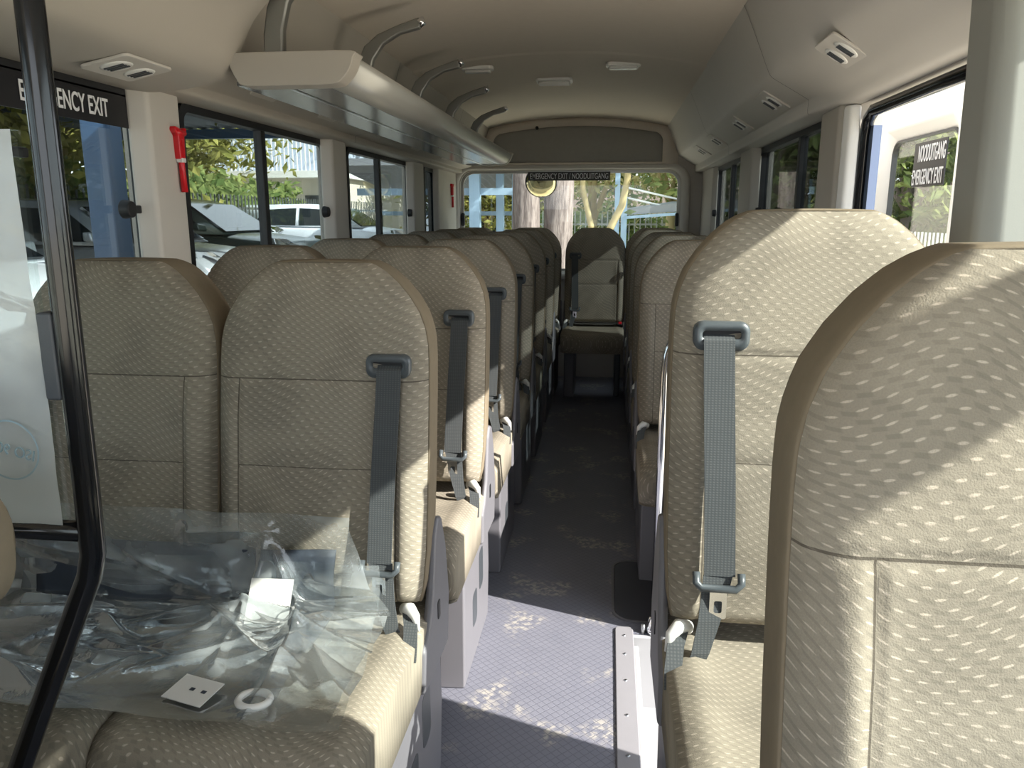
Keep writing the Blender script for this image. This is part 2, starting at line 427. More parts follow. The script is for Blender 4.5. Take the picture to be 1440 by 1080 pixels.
# end face back to the wall
lf.add([(p[0] - .012, 1.912, p[1] + .006) for p in L_front] + [(-1.22, 1.912, 1.95)], [tuple(range(n_ + 1))])
struct(lf.build('trim_5', 'trim', None, True))

# window pillars (inner trim)
def pillar(name, x, xin, y0, y1, mat='trim_light', z0=0.0, z1=HEAD + .01, lean=0.0):
    b = MB()
    s = 0.018 if xin > x else -0.018
    b.loft([[(x, y0 - .012, z), (xin - s * 0 + lean * (z1 - z), y0 + .012, z), (xin + lean * (z1 - z), y1 - .012, z), (x, y1 + .012, z)] for z in (z0, z1)])
    return struct(b.build(name, mat, None, False, 0.012, 3))
pillar('trim_6', XL, -1.150, 1.885, 2.055)
pillar('trim_7', XL, -1.150, 3.205, 3.395)
pillar('trim_8', XL, -1.150, 4.585, 4.840)
pillar('trim_9', XL, -1.160, 5.30, 5.93)
pillar('trim_10', XL, -1.150, 0.66, 0.80)
pillar('trim_11', XR, 0.655, 2.44, 2.66, 'trim')
pillar('trim_12', XR, 0.655, 3.86, 4.20, 'trim')
pillar('trim_13', XR, 0.665, 5.32, 5.93, 'trim')
pj = MB()
pj.loft([[(0.70, 1.255, z), (0.590 - .055 * k, 1.255, z), (0.556 - .02 * k, 1.275, z), (0.556 - .02 * k, 1.365, z), (0.70, 1.40, z)] for z, k in ((0.0, 0), (0.8, 0), (1.2, 0.2), (1.45, 0.4), (1.60, 0.7))])
struct(pj.build('trim_14', plain('grey_green_pillar_trim', (0.30, 0.305, 0.285), 0.55, 0, 0.03, 5, 0.12), None, False, 0.012, 3))
# white jamb of the door opening and its black seal
jb = MB(); jb.loft([[(0.70, 2.385, z), (0.672, 2.395, z), (0.660, 2.43, z), (0.70, 2.47, z)] for z in (0, HEAD)])
struct(jb.build('trim_15', 'white', None, False, 0.01, 3))

# windows: black rubber frame, panes, sliding divider
def window(name, x, y0, y1, z0, z1, divs=(), mat='glass_side', rub=0.022, band=None, latch=True):
    out = -1 if x < 0 else 1
    ring_o = rrect(y0, y1, z0, z1, 0.035); ring_i = rrect(y0 + rub, y1 - rub, z0 + rub, z1 - rub, 0.03)
    b = MB(); a, c = x + 0.004 * -out, x + 0.035 * out
    vs = [(a, *p) for p in ring_o] + [(a, *p) for p in ring_i] + [(c, *p) for p in ring_o] + [(c, *p) for p in ring_i]
    n = len(ring_o); fs = []
    for i in range(n):
        j = (i + 1) % n
        fs += [(i, j, n + j, n + i), (2 * n + i, 3 * n + i, 3 * n + j, 2 * n + j), (n + i, n + j, 3 * n + j, 3 * n + i), (i, 2 * n + i, 2 * n + j, j)]
    b.add(vs, fs)
    w = struct(b.build(name, 'black'))
    edges = [y0 + rub] + list(divs) + [y1 - rub]
    for i in range(len(edges) - 1):
        g = MB(); gx = x + (0.018 + 0.007 * (i % 2)) * out
        g.box(gx - .002, gx + .002, edges[i] - .004, edges[i + 1] + .004, z0 + rub - .004, z1 - rub + .004)
        g.build('glass_pane', mat, w)
    for d in divs:
        q = MB(); q.box(min(x, x + .03 * out), max(x, x + .03 * out), d - .018, d + .018, z0 + .01, z1 - .01)
        q.build('sliding_bar', 'black', w, False, 0.004)
    if latch and divs:
        q = MB(); yy = y1 - .135; xx = x + 0.008 * -out
        q.tube([(xx, yy, 1.255), (xx - .025 * out, yy, 1.255)], [0.024, 0.020], 16)
        q.box(min(xx, xx - .018 * out), max(xx, xx - .018 * out), yy - .005, yy + .05, 1.245, 1.265)
        q.build('window_latch', 'black', w, False, 0.003)
    return w
window('window_1', XL, 0.82, 1.95, SILL, HEAD, (1.35,))
window('window_2', XL, 2.12, 3.32, SILL, HEAD, (2.664,))
window('window_3', XL, 3.53, 4.72, SILL, HEAD, (4.06,))
window('window_4', XL, 5.04, 5.40, SILL, HEAD, (), 'glass_tint')
window('window_5', XL, -0.70, 0.66, SILL, HEAD, (0.0,))
window('window_6', XR, 2.72, 3.88, SILL, HEAD, (3.12,), 'glass_tint')
window('window_7', XR, 4.35, 5.42, SILL, HEAD, (4.78,), 'glass_tint')
w8 = window('window_8', XR, -0.70, 1.26, SILL, 1.582, (), 'glass_clear', latch=False, rub=0.016)
for o in [w8] + list(w8.children):
    for v in o.data.vertices: v.co.z -= max(0.0, 1.18 - v.co.y) * 0.018 * max(0.0, (v.co.z - SILL) / .78)
hb = MB(); hb.prism([(1.30, 1.61), (1.30, 1.582), (1.18, 1.582), (-0.72, 1.548), (-0.72, 1.61)], 0, XR, XR + .025); struct(hb.build('trim_26', 'trim'))
# seal round the door opening
ds = MB()
ds.tube([(0.715, 2.392, 0.0), (0.715, 2.392, 1.46), (0.715, 2.372, 1.505), (0.715, 2.33, 1.524), (0.715, 1.9, 1.524), (0.715, 1.33, 1.524)], 0.017, 10)
struct(ds.build('trim_16', 'gloss_black', None, True))
dn = MB(); dn.box(0.722, 0.745, 2.345, 2.378, 0.0, 1.485)
struct(dn.build('trim_17', plain('blue_anodised_door_edge', (0.13, 0.17, 0.27), 0.35, 0.2, 0.05)))
# black lettered band across the top of window_1
bd = MB(); bd.box(XL + .001, XL + .004, 0.84, 1.93, 1.452, 1.530)
sg = tag(bd.build('window_sign', 'sticker_black'), 'black strip sign reading EMERGENCY EXIT across the top of the front left window', 'sign')
text('lettering', 'EMERGENCY EXIT', 'sticker_white', 0.285, 0.042, basis((XL + .006, 1.515, 1.469), (0, 1, 0), (0, 0, 1)), sg, bold=0.012)['label'] = 'white capital letters'
# clear horizontal slider rail of window_1 seen behind the partition
hr = MB(); hr.box(XL + .002, XL + .022, 0.84, 1.50, 1.355, 1.375)
struct(hr.build('trim_18', 'black', None, False, 0.004))

# rear wall with its wide window
def plate_with_hole(name, outer, hole, y0, y1, mat):
    """outer and hole have matching point counts"""
    n = len(outer); b = MB()
    vs = [(p[0], y0, p[1]) for p in outer] + [(p[0], y0, p[1]) for p in hole] + [(p[0], y1, p[1]) for p in outer] + [(p[0], y1, p[1]) for p in hole]
    fs = []
    for i in range(n):
        j = (i + 1) % n
        fs += [(i, j, n + j, n + i), (2 * n + i, 3 * n + i, 3 * n + j, 2 * n + j), (n + i, n + j, 3 * n + j, 3 * n + i), (i, 2 * n + i, 2 * n + j, j)]
    b.add(vs, fs); return struct(b.build(name, mat))
hole = rrect(-1.135, 0.515, 0.82, 1.568, 0.10, 8)
plate_with_hole('wall_back', rrect(XL - .06, XR + .06, -0.3, 2.03, 0.01, 8), hole, YB, YB + .06, 'trim')
# raised surround
sur_o = rrect(-1.205, 0.585, 0.76, 1.612, 0.13, 8); sur_i = rrect(-1.140, 0.520, 0.815, 1.573, 0.10, 8)
b = MB(); n = len(sur_o)
b.loft([[(p[0], YB, p[1]) for p in sur_o], [(p[0] * .995 - .001, YB - .03, p[1]) for p in sur_o],
        [((p[0] + q[0]) / 2, YB - .04, (p[1] + q[1]) / 2) for p, q in zip(sur_o, sur_i)],
        [(p[0], YB - .02, p[1]) for p in sur_i], [(p[0], YB + .04, p[1]) for p in sur_i]], closed=True, caps=False)
struct(b.build('trim_19', 'cove', None, True))
wb = MB(); ri = rrect(-1.115, 0.497, 0.84, 1.55, 0.085, 8)
vs = [(p[0], YB + .035, p[1]) for p in hole] + [(p[0], YB + .035, p[1]) for p in ri] + [(p[0], YB + .055, p[1]) for p in hole] + [(p[0], YB + .055, p[1]) for p in ri]
n = len(hole); fs = []
for i in range(n):
    j = (i + 1) % n
    fs += [(i, j, n + j, n + i), (2 * n + i, 3 * n + i, 3 * n + j, 2 * n + j), (n + i, n + j, 3 * n + j, 3 * n + i), (i, 2 * n + i, 2 * n + j, j)]
wb.add(vs, fs); rw = struct(wb.build('window_9', 'rack_grey'))
g = MB(); g.prism(rrect(-1.118, 0.50, 0.838, 1.552, 0.085, 8), 1, YB + .042, YB + .046); g.build('glass_pane', 'glass_back', rw)
for xx in (-1.118, 0.498):
    q = MB(); q.prism(rrect(xx - .012, xx + .012, 1.16, 1.26, 0.011, 4), 1, YB + .0, YB + .034); q.build('window_latch', 'black', rw, False, 0.003)
# bulkhead panel over the rear window: pale moulded rim, centre field coloured a darker grey
def arch(x0, x1, z0, z1, r, crown, n=10):
    pts = []
    for k in range(21):
        u = k / 20; pts.append((x0 + (x1 - x0) * u, z0))
    for k in range(n + 1):
        a = k / n * PI / 2; pts.append((x1 - r + r * math.sin(a + 0) * 1.0, z1 - r - r * 0 + r * (1 - math.cos(a)) * 0 + 0)) if False else None
    for k in range(1, 9):
        a = PI / 2 * k / 8; pts.append((x1 - r + r * math.cos(a - 0), z1 - r + r * math.sin(a)))
    for k in range(1, 20):
        u = k / 20; x = x1 - r - (x1 - x0 - 2 * r) * u; pts.append((x, z1 + crown * (1 - (2 * u - 1) ** 2)))
    for k in range(0, 9):
        a = PI / 2 + PI / 2 * k / 8; pts.append((x0 + r + r * math.cos(a), z1 - r + r * math.sin(a)))
    return pts
rim0 = arch(-0.99, 0.49, 1.60, 1.90, 0.10, 0.05); rim1 = arch(-0.93, 0.43, 1.612, 1.878, 0.10, 0.05); rim2 = arch(-0.86, 0.36, 1.625, 1.83, 0.07, 0.045)
b = MB(); b.loft([[(p[0], YB, p[1]) for p in rim0], [(p[0], YB - .05, p[1]) for p in rim1], [(p[0], YB - .055, p[1]) for p in [((a[0] + c[0]) / 2, (a[1] + c[1]) / 2) for a, c in zip(rim1, rim2)]], [(p[0], YB - .03, p[1]) for p in rim2]], caps=False)
struct(b.build('trim_20', 'headliner', None, True))
pd = MB()
pd.loft([[(-0.25 + (p[0] + 0.25) * s, y, 1.735 + (p[1] - 1.735) * s2) for p in rim2] for s, s2, y in ((1.04, 1.06, YB - .03), (1.0, 0.98, YB - .046), (0.93, 0.85, YB - .052), (0.5, 0.3, YB - .054))])
struct(pd.build('trim_21', 'pad', None, True))

# ------------------------------------------------------------------ passenger seats
OUT = [(0.500, .200), (0.53, .207), (0.60, .212), (0.75, .214), (0.90, .214), (0.965, .213), (1.00, .211), (1.03, .205), (1.06, .193), (1.09, .173), (1.115, .151), (1.135, .128), (1.147, .108), (1.153, .090)]
def halfw(z):
    for (z0, w0), (z1, w1) in zip(OUT, OUT[1:]):
        if z <= z1: return w0 + (w1 - w0) * (z - z0) / (z1 - z0)
    return OUT[-1][1]
def lean(z): return (z - 0.965) * 0.155
def outline(s=1.0, inset=0.0):
    zs = [OUT[0][0] + (OUT[-1][0] - OUT[0][0]) * (1 - (1 - k / 30) ** 1.6) for k in range(31)]
    R = [(halfw(z), z) for z in zs]; top = [(OUT[-1][1] * (1 - 2 * k / 8), OUT[-1][0] + .0018 * (1 - (2 * k / 8 - 1) ** 2)) for k in range(1, 8)]
    L = [(-w, z) for w, z in reversed(R)]; bot = [(-OUT[0][1] * (1 - 2 * k / 8), OUT[0][0]) for k in range(1, 8)]
    pts = R + top + L + bot
    cz = 0.85
    return [(p[0] * (1 - inset / .214), cz + (p[1] - cz) * (1 - inset / .32)) for p in pts]

def seat(side, name, label, cat, group):
    root = thing(name, label, cat, (0, 0, 0), group)
    # front panel
    nu, nv = 84, 120; vs = []; fs = []
    def smin(a, lo, hi): return max(0.0, min(1.0, (a - lo) / (hi - lo)))
    for j in range(nv + 1):
        v = j / nv; v = v + 0.35 * (v * v * (3 - 2 * v) - v)
        z = 0.502 + (1.151 - 0.502) * v
        for i in range(nu + 1):
            u = -1 + 2 * i / nu; x = u * (halfw(z) - 0.003)
            e = (1 - abs(u) ** 7)
            top = math.sqrt(max(0, 1 - max(0, (z - 1.09) / 0.062) ** 2)); bot = math.sqrt(max(0, 1 - max(0, (0.53 - z) / 0.03) ** 2))
            t = 0.034 * max(0, e) ** .6 * top * bot
            # side bolsters below the head panel, lumbar swell in the middle
            b_ = smin(0.96 - z, 0, 0.10) * smin(z, .5, .56)
            t += e * b_ * (0.020 * math.exp(-((abs(x) - 0.182) / 0.028) ** 2) + 0.010 * math.exp(-(x / 0.11) ** 2) * math.exp(-((z - .66) / .13) ** 2))
            # stitched grooves
            t -= 0.0045 * e * math.exp(-((z - 0.932) / 0.005) ** 2)
            if z < 0.932: t -= 0.0050 * math.exp(-((abs(x) - 0.158) / 0.005) ** 2)
            if abs(x) < 0.158: t -= 0.0035 * math.exp(-((z - 0.765) / 0.005) ** 2)
            vs.append((x, lean(z) - 0.020 - t, z))
    for j in range(nv):
        for i in range(nu):
            a = j * (nu + 1) + i; fs.append((a, a + 1, a + nu + 2, a + nu + 1))
    MB().add(vs, fs).build('backrest', 'fabric_back', root, True)
    # plain side band with piping, and the rear shell
    rings = []
    for y, ins in ((-.012, .006), (-.0195, .0035), (-.0200, .0015), (-.017, .0), (-.008, -.001), (0.0, -.001), (.045, 0.0), (.075, .006), (.088, .02)):
        rings.append([(p[0], lean(p[1]) + y, p[1]) for p in outline(1, ins)])
    sb = MB().loft(rings, closed=True, caps=False).build('backrest_side', 'fabric_side', root, True)
    rings = [[(p[0], lean(p[1]) + y, p[1]) for p in outline(1, ins)] for y, ins in ((.084, .018), (.095, .024), (.100, .04), (.102, .08), (.102, .18))]
    MB().loft(rings).build('back_shell', 'grey_plastic', root, True)
    # cushion
    nx, ny = 36, 30; w = 0.213; vs = []; fs = []; f0, f1 = -0.505, 0.02
    secs = [(0.035, 0.335), (0.0, 0.36), (-0.004, 0.395), (0.0, 0.43)]
    prof = [(-0.03, 0.335), (-0.470, 0.340), (-0.500, 0.345), (-0.520, 0.365), (-0.531, 0.400), (-0.528, 0.435), (-0.510, 0.462), (-0.480, 0.474), (-0.42, 0.478), (-0.30, 0.474), (-0.20, 0.468), (-0.10, 0.465), (-0.03, 0.470), (0.01, 0.472)]
    prof = smooth_poly(prof, 3)
    rings = []
    for i in range(29):
        u = -1 + 2 * i / 28; e = (1 - abs(u) ** 8) ** .5 if abs(u) < 1 else 0
        ring = []
        for (y, z) in prof:
            zc = 0.405; yc = -0.24
            k = 0.90 + 0.10 * e
            hump = 0.010 * math.exp(-((abs(u) - .80) / .13) ** 2) if z > .45 else 0
            gro = -0.004 * math.exp(-((abs(u) - .70) / .02) ** 2) if z > .45 else 0
            ring.append((u * w, yc + (y - yc) * (0.965 + .035 * e), zc + (z - zc) * k + (hump + gro) * e))
        rings.append(ring)
    MB().loft(rings).build('seat_cushion', 'fabric_seat', root, True)
    # pedestal on the aisle side, with two flush dark patches painting the shade of hollows, and a plain leg on the other
    s = side
    xo, xi = 0.196, 0.128
    ped = MB()
    prof_p = [(-0.335, 0.0), (-0.325, 0.33), (-0.20, 0.352), (0.02, 0.352), (0.085, 0.33), (0.095, 0.16), (0.07, 0.0)]
    ped.loft([[(s * (xi), y, z) for y, z in prof_p], [(s * (xo - .006), y + .004, z) for y, z in prof_p], [(s * (xo), y * .98, z * .985 + .003) for y, z in prof_p]])
    p = ped.build('pedestal', 'grey_plastic', root, False, 0.010, 3)
    for (y0, y1, z0, z1) in ((-0.20, -0.13, 0.10, 0.20), (-0.09, -0.02, 0.16, 0.28)):
        q = MB(); q.prism(rrect(y0, y1, z0, z1, 0.02), 0, s * (xo - .010), s * (xo + .0004)); q.build('recess_shade', 'dark_plastic', p, False)
    q = MB(); q.box(min(-s * .19, -s * .15), max(-s * .19, -s * .15), -0.28, 0.05, 0.0, 0.345); q.build('leg', 'dark_plastic', root, False, 0.008)
    # hinge cover beside the foot of the backrest
    hc = [(-0.115, 0.335), (0.105, 0.325), (0.118, 0.44), (0.085, 0.56), (0.045, 0.635), (0.010, 0.645), (-0.018, 0.61), (-0.040, 0.50), (-0.075, 0.445), (-0.11, 0.42)]
    q = MB(); q.prism([(y + lean(z) * .4, z) for y, z in hc], 0, s * 0.203, s * 0.220); hcv = q.build('hinge_cover', 'grey_plastic', root, False, 0.008, 3)
    q = MB(); q.prism(rrect(-0.035, -0.015, 0.43, 0.47, 0.006), 0, s * 0.216, s * 0.2215); q.build('slot', 'black', hcv)
    # recline lever with a loop of strap
    q = MB(); q.tube([(s * .176, -0.128, 0.503), (s * .192, -0.143, 0.512), (s * .205, -0.155, 0.503), (s * .213, -0.163, 0.478)], [0.011, 0.012, 0.009, 0.002], 12); o = q.build('recline_lever', 'white_plastic', root, True); o['label'] = 'white lever tip'
    q = MB(); q.ribbon([(s * .190, -0.142, 0.505), (s * .198, -0.165, 0.492), (s * .203, -0.190, 0.466), (s * .204, -0.205, 0.440)], 0.026, 0.004); q.build('pull_strap', 'webbing', root)
    # belt guide: ring plate with a slot
    gx, gz = s * 0.140, 0.962
    o_, i_ = rrect(-.043, .043, -.023, .023, .016), rrect(-.030, .030, -.004, .009, .0055)
    b = MB(); n = len(o_)
    yb = lean(gz) - 0.050
    b.loft([[(gx + p[0] * k, y, gz + p[1] * k) for p in o_] for y, k in ((yb + .02, 1), (yb - .006, 1), (yb - .012, .94))] + [[(gx + p[0], yb - .013, gz + p[1]) for p in i_], [(gx + p[0], yb - .002, gz + p[1]) for p in i_]], caps=False)
    bg = b.build('belt_guide', 'guide', root, False, 0.0)
    for pl in bg.data.polygons: pl.use_smooth = True
    q = MB(); q.prism(i_, 1, yb - .003, yb - .001)
    vs_ = [(gx + v[0], v[1], gz + v[2]) for v in q.v]; q.v = vs_; q.build('slot', 'black', bg)
    # webbing from the guide to the floor side of the cushion
    wp = [(gx + s * .004, yb - .004, gz + .002), (gx + s * .004, yb - .015, gz - .006), (gx + s * .003, lean(.9) - .068, 0.90), (gx - s * .002, lean(.75) - .078, 0.75), (gx - s * .006, lean(.6) - .084, 0.60)]
    q = MB(); q.ribbon(wp, 0.047, 0.0022); q.build('belt_webbing', 'webbing', root)
    wq = [(gx - s * .004, lean(.6) - .082, 0.60), (gx + s * .008, lean(.53) - .088, 0.53), (gx + s * .020, lean(.48) - .090, 0.48), (gx + s * .034, lean(.45) - .085, 0.44)]
    q = MB(); rings = []
    for k, (x, y, z) in enumerate(wq):
        wd = (0.045, 0.034, 0.028, 0.026)[k] / 2
        rings.append([(x - wd, y - .003, z), (x + wd, y + .001, z), (x + wd, y + .004, z), (x - wd, y, z)])
    q.loft(rings); q.build('belt_webbing', 'webbing', root)
    tx, tz = gx - s * .004, 0.590; ty = lean(tz) - .088
    q = MB(); q.tube([(tx - .034, ty + .004, tz + .016), (tx - .034, ty - .004, tz + .002), (tx - .026, ty - .006, tz - .006), (tx + .026, ty - .006, tz - .006), (tx + .034, ty - .004, tz + .002), (tx + .034, ty + .004, tz + .016)], 0.0062, 10)
    tg = q.build('belt_tongue', 'guide', root, True)
    o_, i_ = rrect(-.013, .013, -.046, .006, .004), rrect(-.006, .006, -.036, -.016, .003)
    b = MB(); b.loft([[(tx + p[0], ty - .004, tz - .01 + p[1]) for p in o_], [(tx + p[0], ty - .007, tz - .01 + p[1]) for p in o_], [(tx + p[0], ty - .007, tz - .01 + p[1]) for p in i_], [(tx + p[0], ty - .004, tz - .01 + p[1]) for p in i_]], caps=False)
    b.build('tongue_plate', 'chrome', tg)
    # buckle stalk
    bx = -s * 0.185
    q = MB(); q.prism([(-0.10, 0.44), (-0.125, 0.485), (-0.113, 0.50), (-0.09, 0.50), (-0.06, 0.44)], 0, bx - .018, bx + .018); bk = q.build('belt_buckle', 'dark_plastic', root, False, 0.005)
    q = MB(); q.prism([(-0.123, 0.490), (-0.112, 0.504), (-0.094, 0.504), (-0.10, 0.490)], 0, bx - .011, bx + .011); q.build('release_button', 'red', bk, False, 0.002)
    return root

ROWS = [1.44, 2.14, 2.83, 3.50, 4.18, 4.87, 5.57]
XA, XW, XM, XS = -0.547, -0.977, -0.09, 0.330
ordn = ['first', 'second', 'third', 'fourth', 'fifth', 'sixth', 'rearmost']
SG = 'brown patterned coach seats'
pa = seat(1, 'coach_seat', 'x', 'seat', SG); pb = seat(-1, 'coach_seat', 'x', 'seat', SG)
used = {1: False, -1: False}
def place(side, x, y, z, label, group=SG):
    src = pa if side == 1 else pb
    o = src if not used[side] else copy_tree(src)
    used[side] = True; o.location = (x, y, z); o['label'] = label; o['group'] = group
    return o
for k, y in enumerate(ROWS):
    last = k == 6
    if k == 0:
        la = 'front row coach seat on the left aisle with a plastic bag across its cushion'
        lw = 'front row coach seat by the left window, half hidden behind the black pole'
    elif last:
        la = 'dark coach seat by the left aisle edge in the rearmost row under the back window'
        lw = 'dark coach seat in the left rear corner of the rearmost row'
    elif k == 1:
        la = 'mauve brown coach seat on the left aisle, second row, its pale cushion in sunlight'
        lw = 'mauve brown coach seat by the left window, second row, only its head showing'
    else:
        la = f'brown coach seat on the left side of the aisle, {ordn[k]} row from the front'
        lw = f'brown coach seat against the left windows, {ordn[k]} row from the front'
    place(1, XA, y, 0, la); place(-1, XW, y, 0, lw)
for k in range(2, 7):
    lab = {2: 'single brown coach seat right of the aisle, first one behind the chrome pole', 6: 'single dark coach seat in the right rear corner beside the middle rear seat'}.get(
        k, f'single brown coach seat right of the aisle, {["", "second", "third", "fourth", ""][k - 2]} behind the chrome pole')
    o = place(-1, XS, ROWS[k], 0, lab)
    for ch in [c for c in o.children if c.name.startswith('belt_') and 'buckle' not in c.name]:
        for g in list(ch.children): D.objects.remove(g)
        D.objects.remove(ch)
place(-1, XM, 5.57, 0, 'coach seat at the end of the aisle, in the middle of the rearmost row')
place(-1, 0.318, 1.27, 0.095, 'coach seat on the right whose grey belt hangs in the sun beside the door step', 'sunlit tan seats at the front right')
place(1, 0.356, 0.600, 0.065, 'nearest coach seat at the lower right, cut off by the frame', 'sunlit tan seats at the front right')
ds0 = thing('driver_seat', 'tan driver seat whose rounded head part shows at the lower left edge', 'seat', (-0.79, 0.52, 0))
q = MB(); q.loft([[(p[0], y, p[1]) for p in rrect(-.245 + k, .300 - k, 0.900 + k, 1.042 - k, 0.055, 8)] for y, k in ((-.045, .014), (-.03, .003), (0, 0), (.03, .003), (.045, .014))]); q.build('headrest', 'fabric_side', ds0, True)
q = MB(); q.loft([[(p[0], y + (p[1] - .9) * .12, p[1]) for p in rrect(-.23 + k, .23 - k, 0.47 + k, 0.885 - k, 0.08, 8)] for y, k in ((-.06, .02), (-.045, .004), (0, 0), (.04, .004), (.06, .02))]); q.build('backrest', 'fabric_side', ds0, True)
for xx in (-.08, .08):
    q = MB(); q.tube([(xx, 0, .86), (xx, 0, .92)], .007, 10); q.build('headrest_post', 'steel', ds0, True)
q = MB(); q.box(-.23, .23, -.50, 0.02, .34, .47); q.build('seat_cushion', 'fabric_side', ds0, False, .04, 4)
q = MB(); q.box(-.17, .17, -.42, -.02, 0, .345); q.build('pedestal', 'dark_plastic', ds0, False, .02)

# ------------------------------------------------------------------ driver partition: black guard rail, film-covered panel
gr = thing('guard_rail', 'glossy black tubular guard rail rising at the left behind the driver', 'rail', (-0.568, 0.75, 0))
q = MB(); q.tube([(0, 0, 1.93), (0, 0, 1.5), (-.002, 0, 1.2), (-.004, 0, 0.95), (-.006, 0, 0.865), (-.014, 0, 0.835), (-.036, 0, 0.79), (-.098, 0, 0.66), (-.150, 0, 0.55), (-.235, 0, 0.36), (-.25, 0, 0.32), (-.25, 0, 0.0)], 0.0138, 20)
q.build('upright', 'gloss_black', gr, True)
q = MB(); q.tube([(-0.61, 0, 0.890), (-.01, 0, 0.890)], 0.012, 14); q.build('cross_bar', 'gloss_black', gr, True)
q = MB(); q.tube([(0, 0, 1.90), (0, 0, 1.93)], 0.035, 20); q.build('ceiling_flange', 'gloss_black', gr, True)
q = MB(); q.box(-0.030, -0.012, -0.012, 0.012, 1.045, 1.14); q.build('panel_clip', 'dark_plastic', gr, False, 0.003)
ppn = thing('partition_panel', 'clear partition panel still wrapped in milky protective film beside the black rail', 'panel', (-0.885, 0.752, 0))
q = MB(); nx, nz = 40, 40; vs = []; fs = []
for j in range(nz + 1):
    for i in range(nx + 1):
        x = -0.29 + 0.575 * i / nx; z = 0.90 + 0.425 * j / nz
        vs.append((x, -0.010 - 0.004 * noise.noise(Vector((x * 9, z * 5, 1.0))) - 0.003 * abs(noise.noise(Vector((x * 20 + z * 9, z * 14, 4.0)))), z))
for j in range(nz):
    for i in range(nx):
        a = j * (nx + 1) + i; fs.append((a, a + 1, a + nx + 2, a + nx + 1))
q.add(vs, fs).build('protective_film', 'milky', ppn, True)
q = MB(); q.box(-0.29, 0.285, -0.003, 0.003, 0.90, 1.325); q.build('clear_sheet', 'glass_clear', ppn)
# mirror-written certification stamp showing through the film
stp = MB(); cx, cz, r1, r2 = 0.238, 0.988, 0.0345, 0.0325
stp.loft([[(cx + r * math.cos(2 * PI * k / 40), -0.016, cz + r * math.sin(2 * PI * k / 40)) for k in range(40)] for r in (r1, r2)], caps=False)
so = stp.build('printed_stamp', 'sticker_blue', ppn); so['label'] = 'pale blue round stamp, lettering seen mirrored'
ca, sa = math.cos(-0.22), math.sin(-0.22)
text('lettering', 'ISO 9001', 'sticker_blue', 0.058, 0.0125, basis((cx + .0275 * ca, -0.0165, cz + .0275 * sa - .006), (-ca, 0, -sa), (-sa * -1 * -1, 0, ca)), so)

# ------------------------------------------------------------------ door step edge, chrome pole, modesty panel, hatch
ss = thing('step_edge_strip', 'grey tread strip with screws along the edge of the door step', 'strip', (0.075, 1.85, 0))
q = MB(); q.prism([(p[0], p[1]) for p in rrect(-0.025, 0.030, -0.45, 0.325, 0.018)], 2, 0.0, 0.007)
q.build('strip', plain('pale_grey_tread_vinyl', (0.25, 0.245, 0.265), 0.55, 0, 0.05, 30, 0.3), ss, False, 0.003)
for yy in (-0.42, -0.26, -0.11, 0.04, 0.17, 0.27):
    q = MB(); q.tube([(0.002, yy, 0.006), (0.002, yy, 0.0095)], [0.0055, 0.0035], 12); q.build('screw', 'steel', ss)
cp = thing('grab_rail', 'thin chrome grab rail standing at the rear corner of the door step', 'pole', (0.168, 2.165, 0))
q = MB(); q.tube([(0, 0, 0.02), (0, 0, 0.80), (0.004, 0, 0.86), (0.018, 0, 0.905), (0.05, 0, 0.93), (0.10, 0, 0.937), (0.48, 0, 0.937)], 0.0125, 16); q.build('tube', 'chrome', cp, True)
q = MB(); q.tube([(0, 0, 0.0), (0, 0, 0.012), (0, 0, 0.05)], [0.028, 0.026, 0.016], 18); q.build('foot', 'chrome', cp, True)
q = MB(); q.tube([(-.034, -.01, 0.0), (-.034, -.01, 0.028)], [0.008, 0.006], 12); q.build('bolt', 'steel', cp, True)
mp = MB(); mp.prism(rrect(0.185, 0.66, 0.03, 0.86, 0.04), 1, 2.155, 2.175)
tag(mp.build('modesty_panel', 'grey_plastic', None, False, 0.004), 'upright grey modesty panel between the door step and the seats behind', 'panel')
hh = thing('floor_hatch', 'dark rounded floor hatch cover in the aisle behind the door step', 'hatch', (0.165, 2.42, 0))
q = MB(); q.prism(rrect(-0.115, 0.115, -0.20, 0.22, 0.06), 2, 0.0, 0.004); q.build('cover', plain('dark_hatch_vinyl', (0.05, 0.052, 0.065), 0.5), hh, False, 0.0015)
o_, i_ = rrect(-0.125, 0.125, -0.21, 0.23, 0.07), rrect(-0.117, 0.117, -0.202, 0.222, 0.062)
q = MB(); q.loft([[(p[0], p[1], 0) for p in o_], [(p[0], p[1], 0.005) for p in o_], [(p[0], p[1], 0.005) for p in i_], [(p[0], p[1], 0) for p in i_]], caps=False)
q.build('edging', 'grey_plastic', hh)

# ------------------------------------------------------------------ overhead luggage rack (left)
rk = thing('luggage_rack', 'long grey overhead luggage rack along the left side of the ceiling', 'rack', (-0.775, 1.88, 1.58))
prof = [(-0.150, 0.034), (-0.140, -0.012), (-0.115, -0.030), (0.105, -0.030), (0.130, -0.022), (0.150, 0.0), (0.158, 0.024), (0.154, 0.036), (0.140, 0.040)]
prof_o = smooth_poly([(0.080, -0.030), (0.112, -0.029), (0.136, -0.018), (0.152, 0.004), (0.158, 0.026), (0.152, 0.038), (0.140, 0.040), (0.130, 0.030), (0.118, 0.006), (0.100, -0.012), (0.080, -0.018)], 3)
L = 3.07
q = MB(); q.loft([[(p[0], y, p[1]) for p in prof_o] for y in (0.06, 1.0, 2.0, L - .05, L)]); q.build('front_lip', 'rack_grey', rk, True)
q = MB(); q.box(-0.15, -0.028, 0.04, L, -0.027, -0.015); q.build('underside_panel', 'smoke', rk, False, 0.002)
q = MB(); q.box(-0.022, 0.085, 0.04, L, -0.029, -0.016); q.build('underside_panel', 'smoke', rk, False, 0.002)
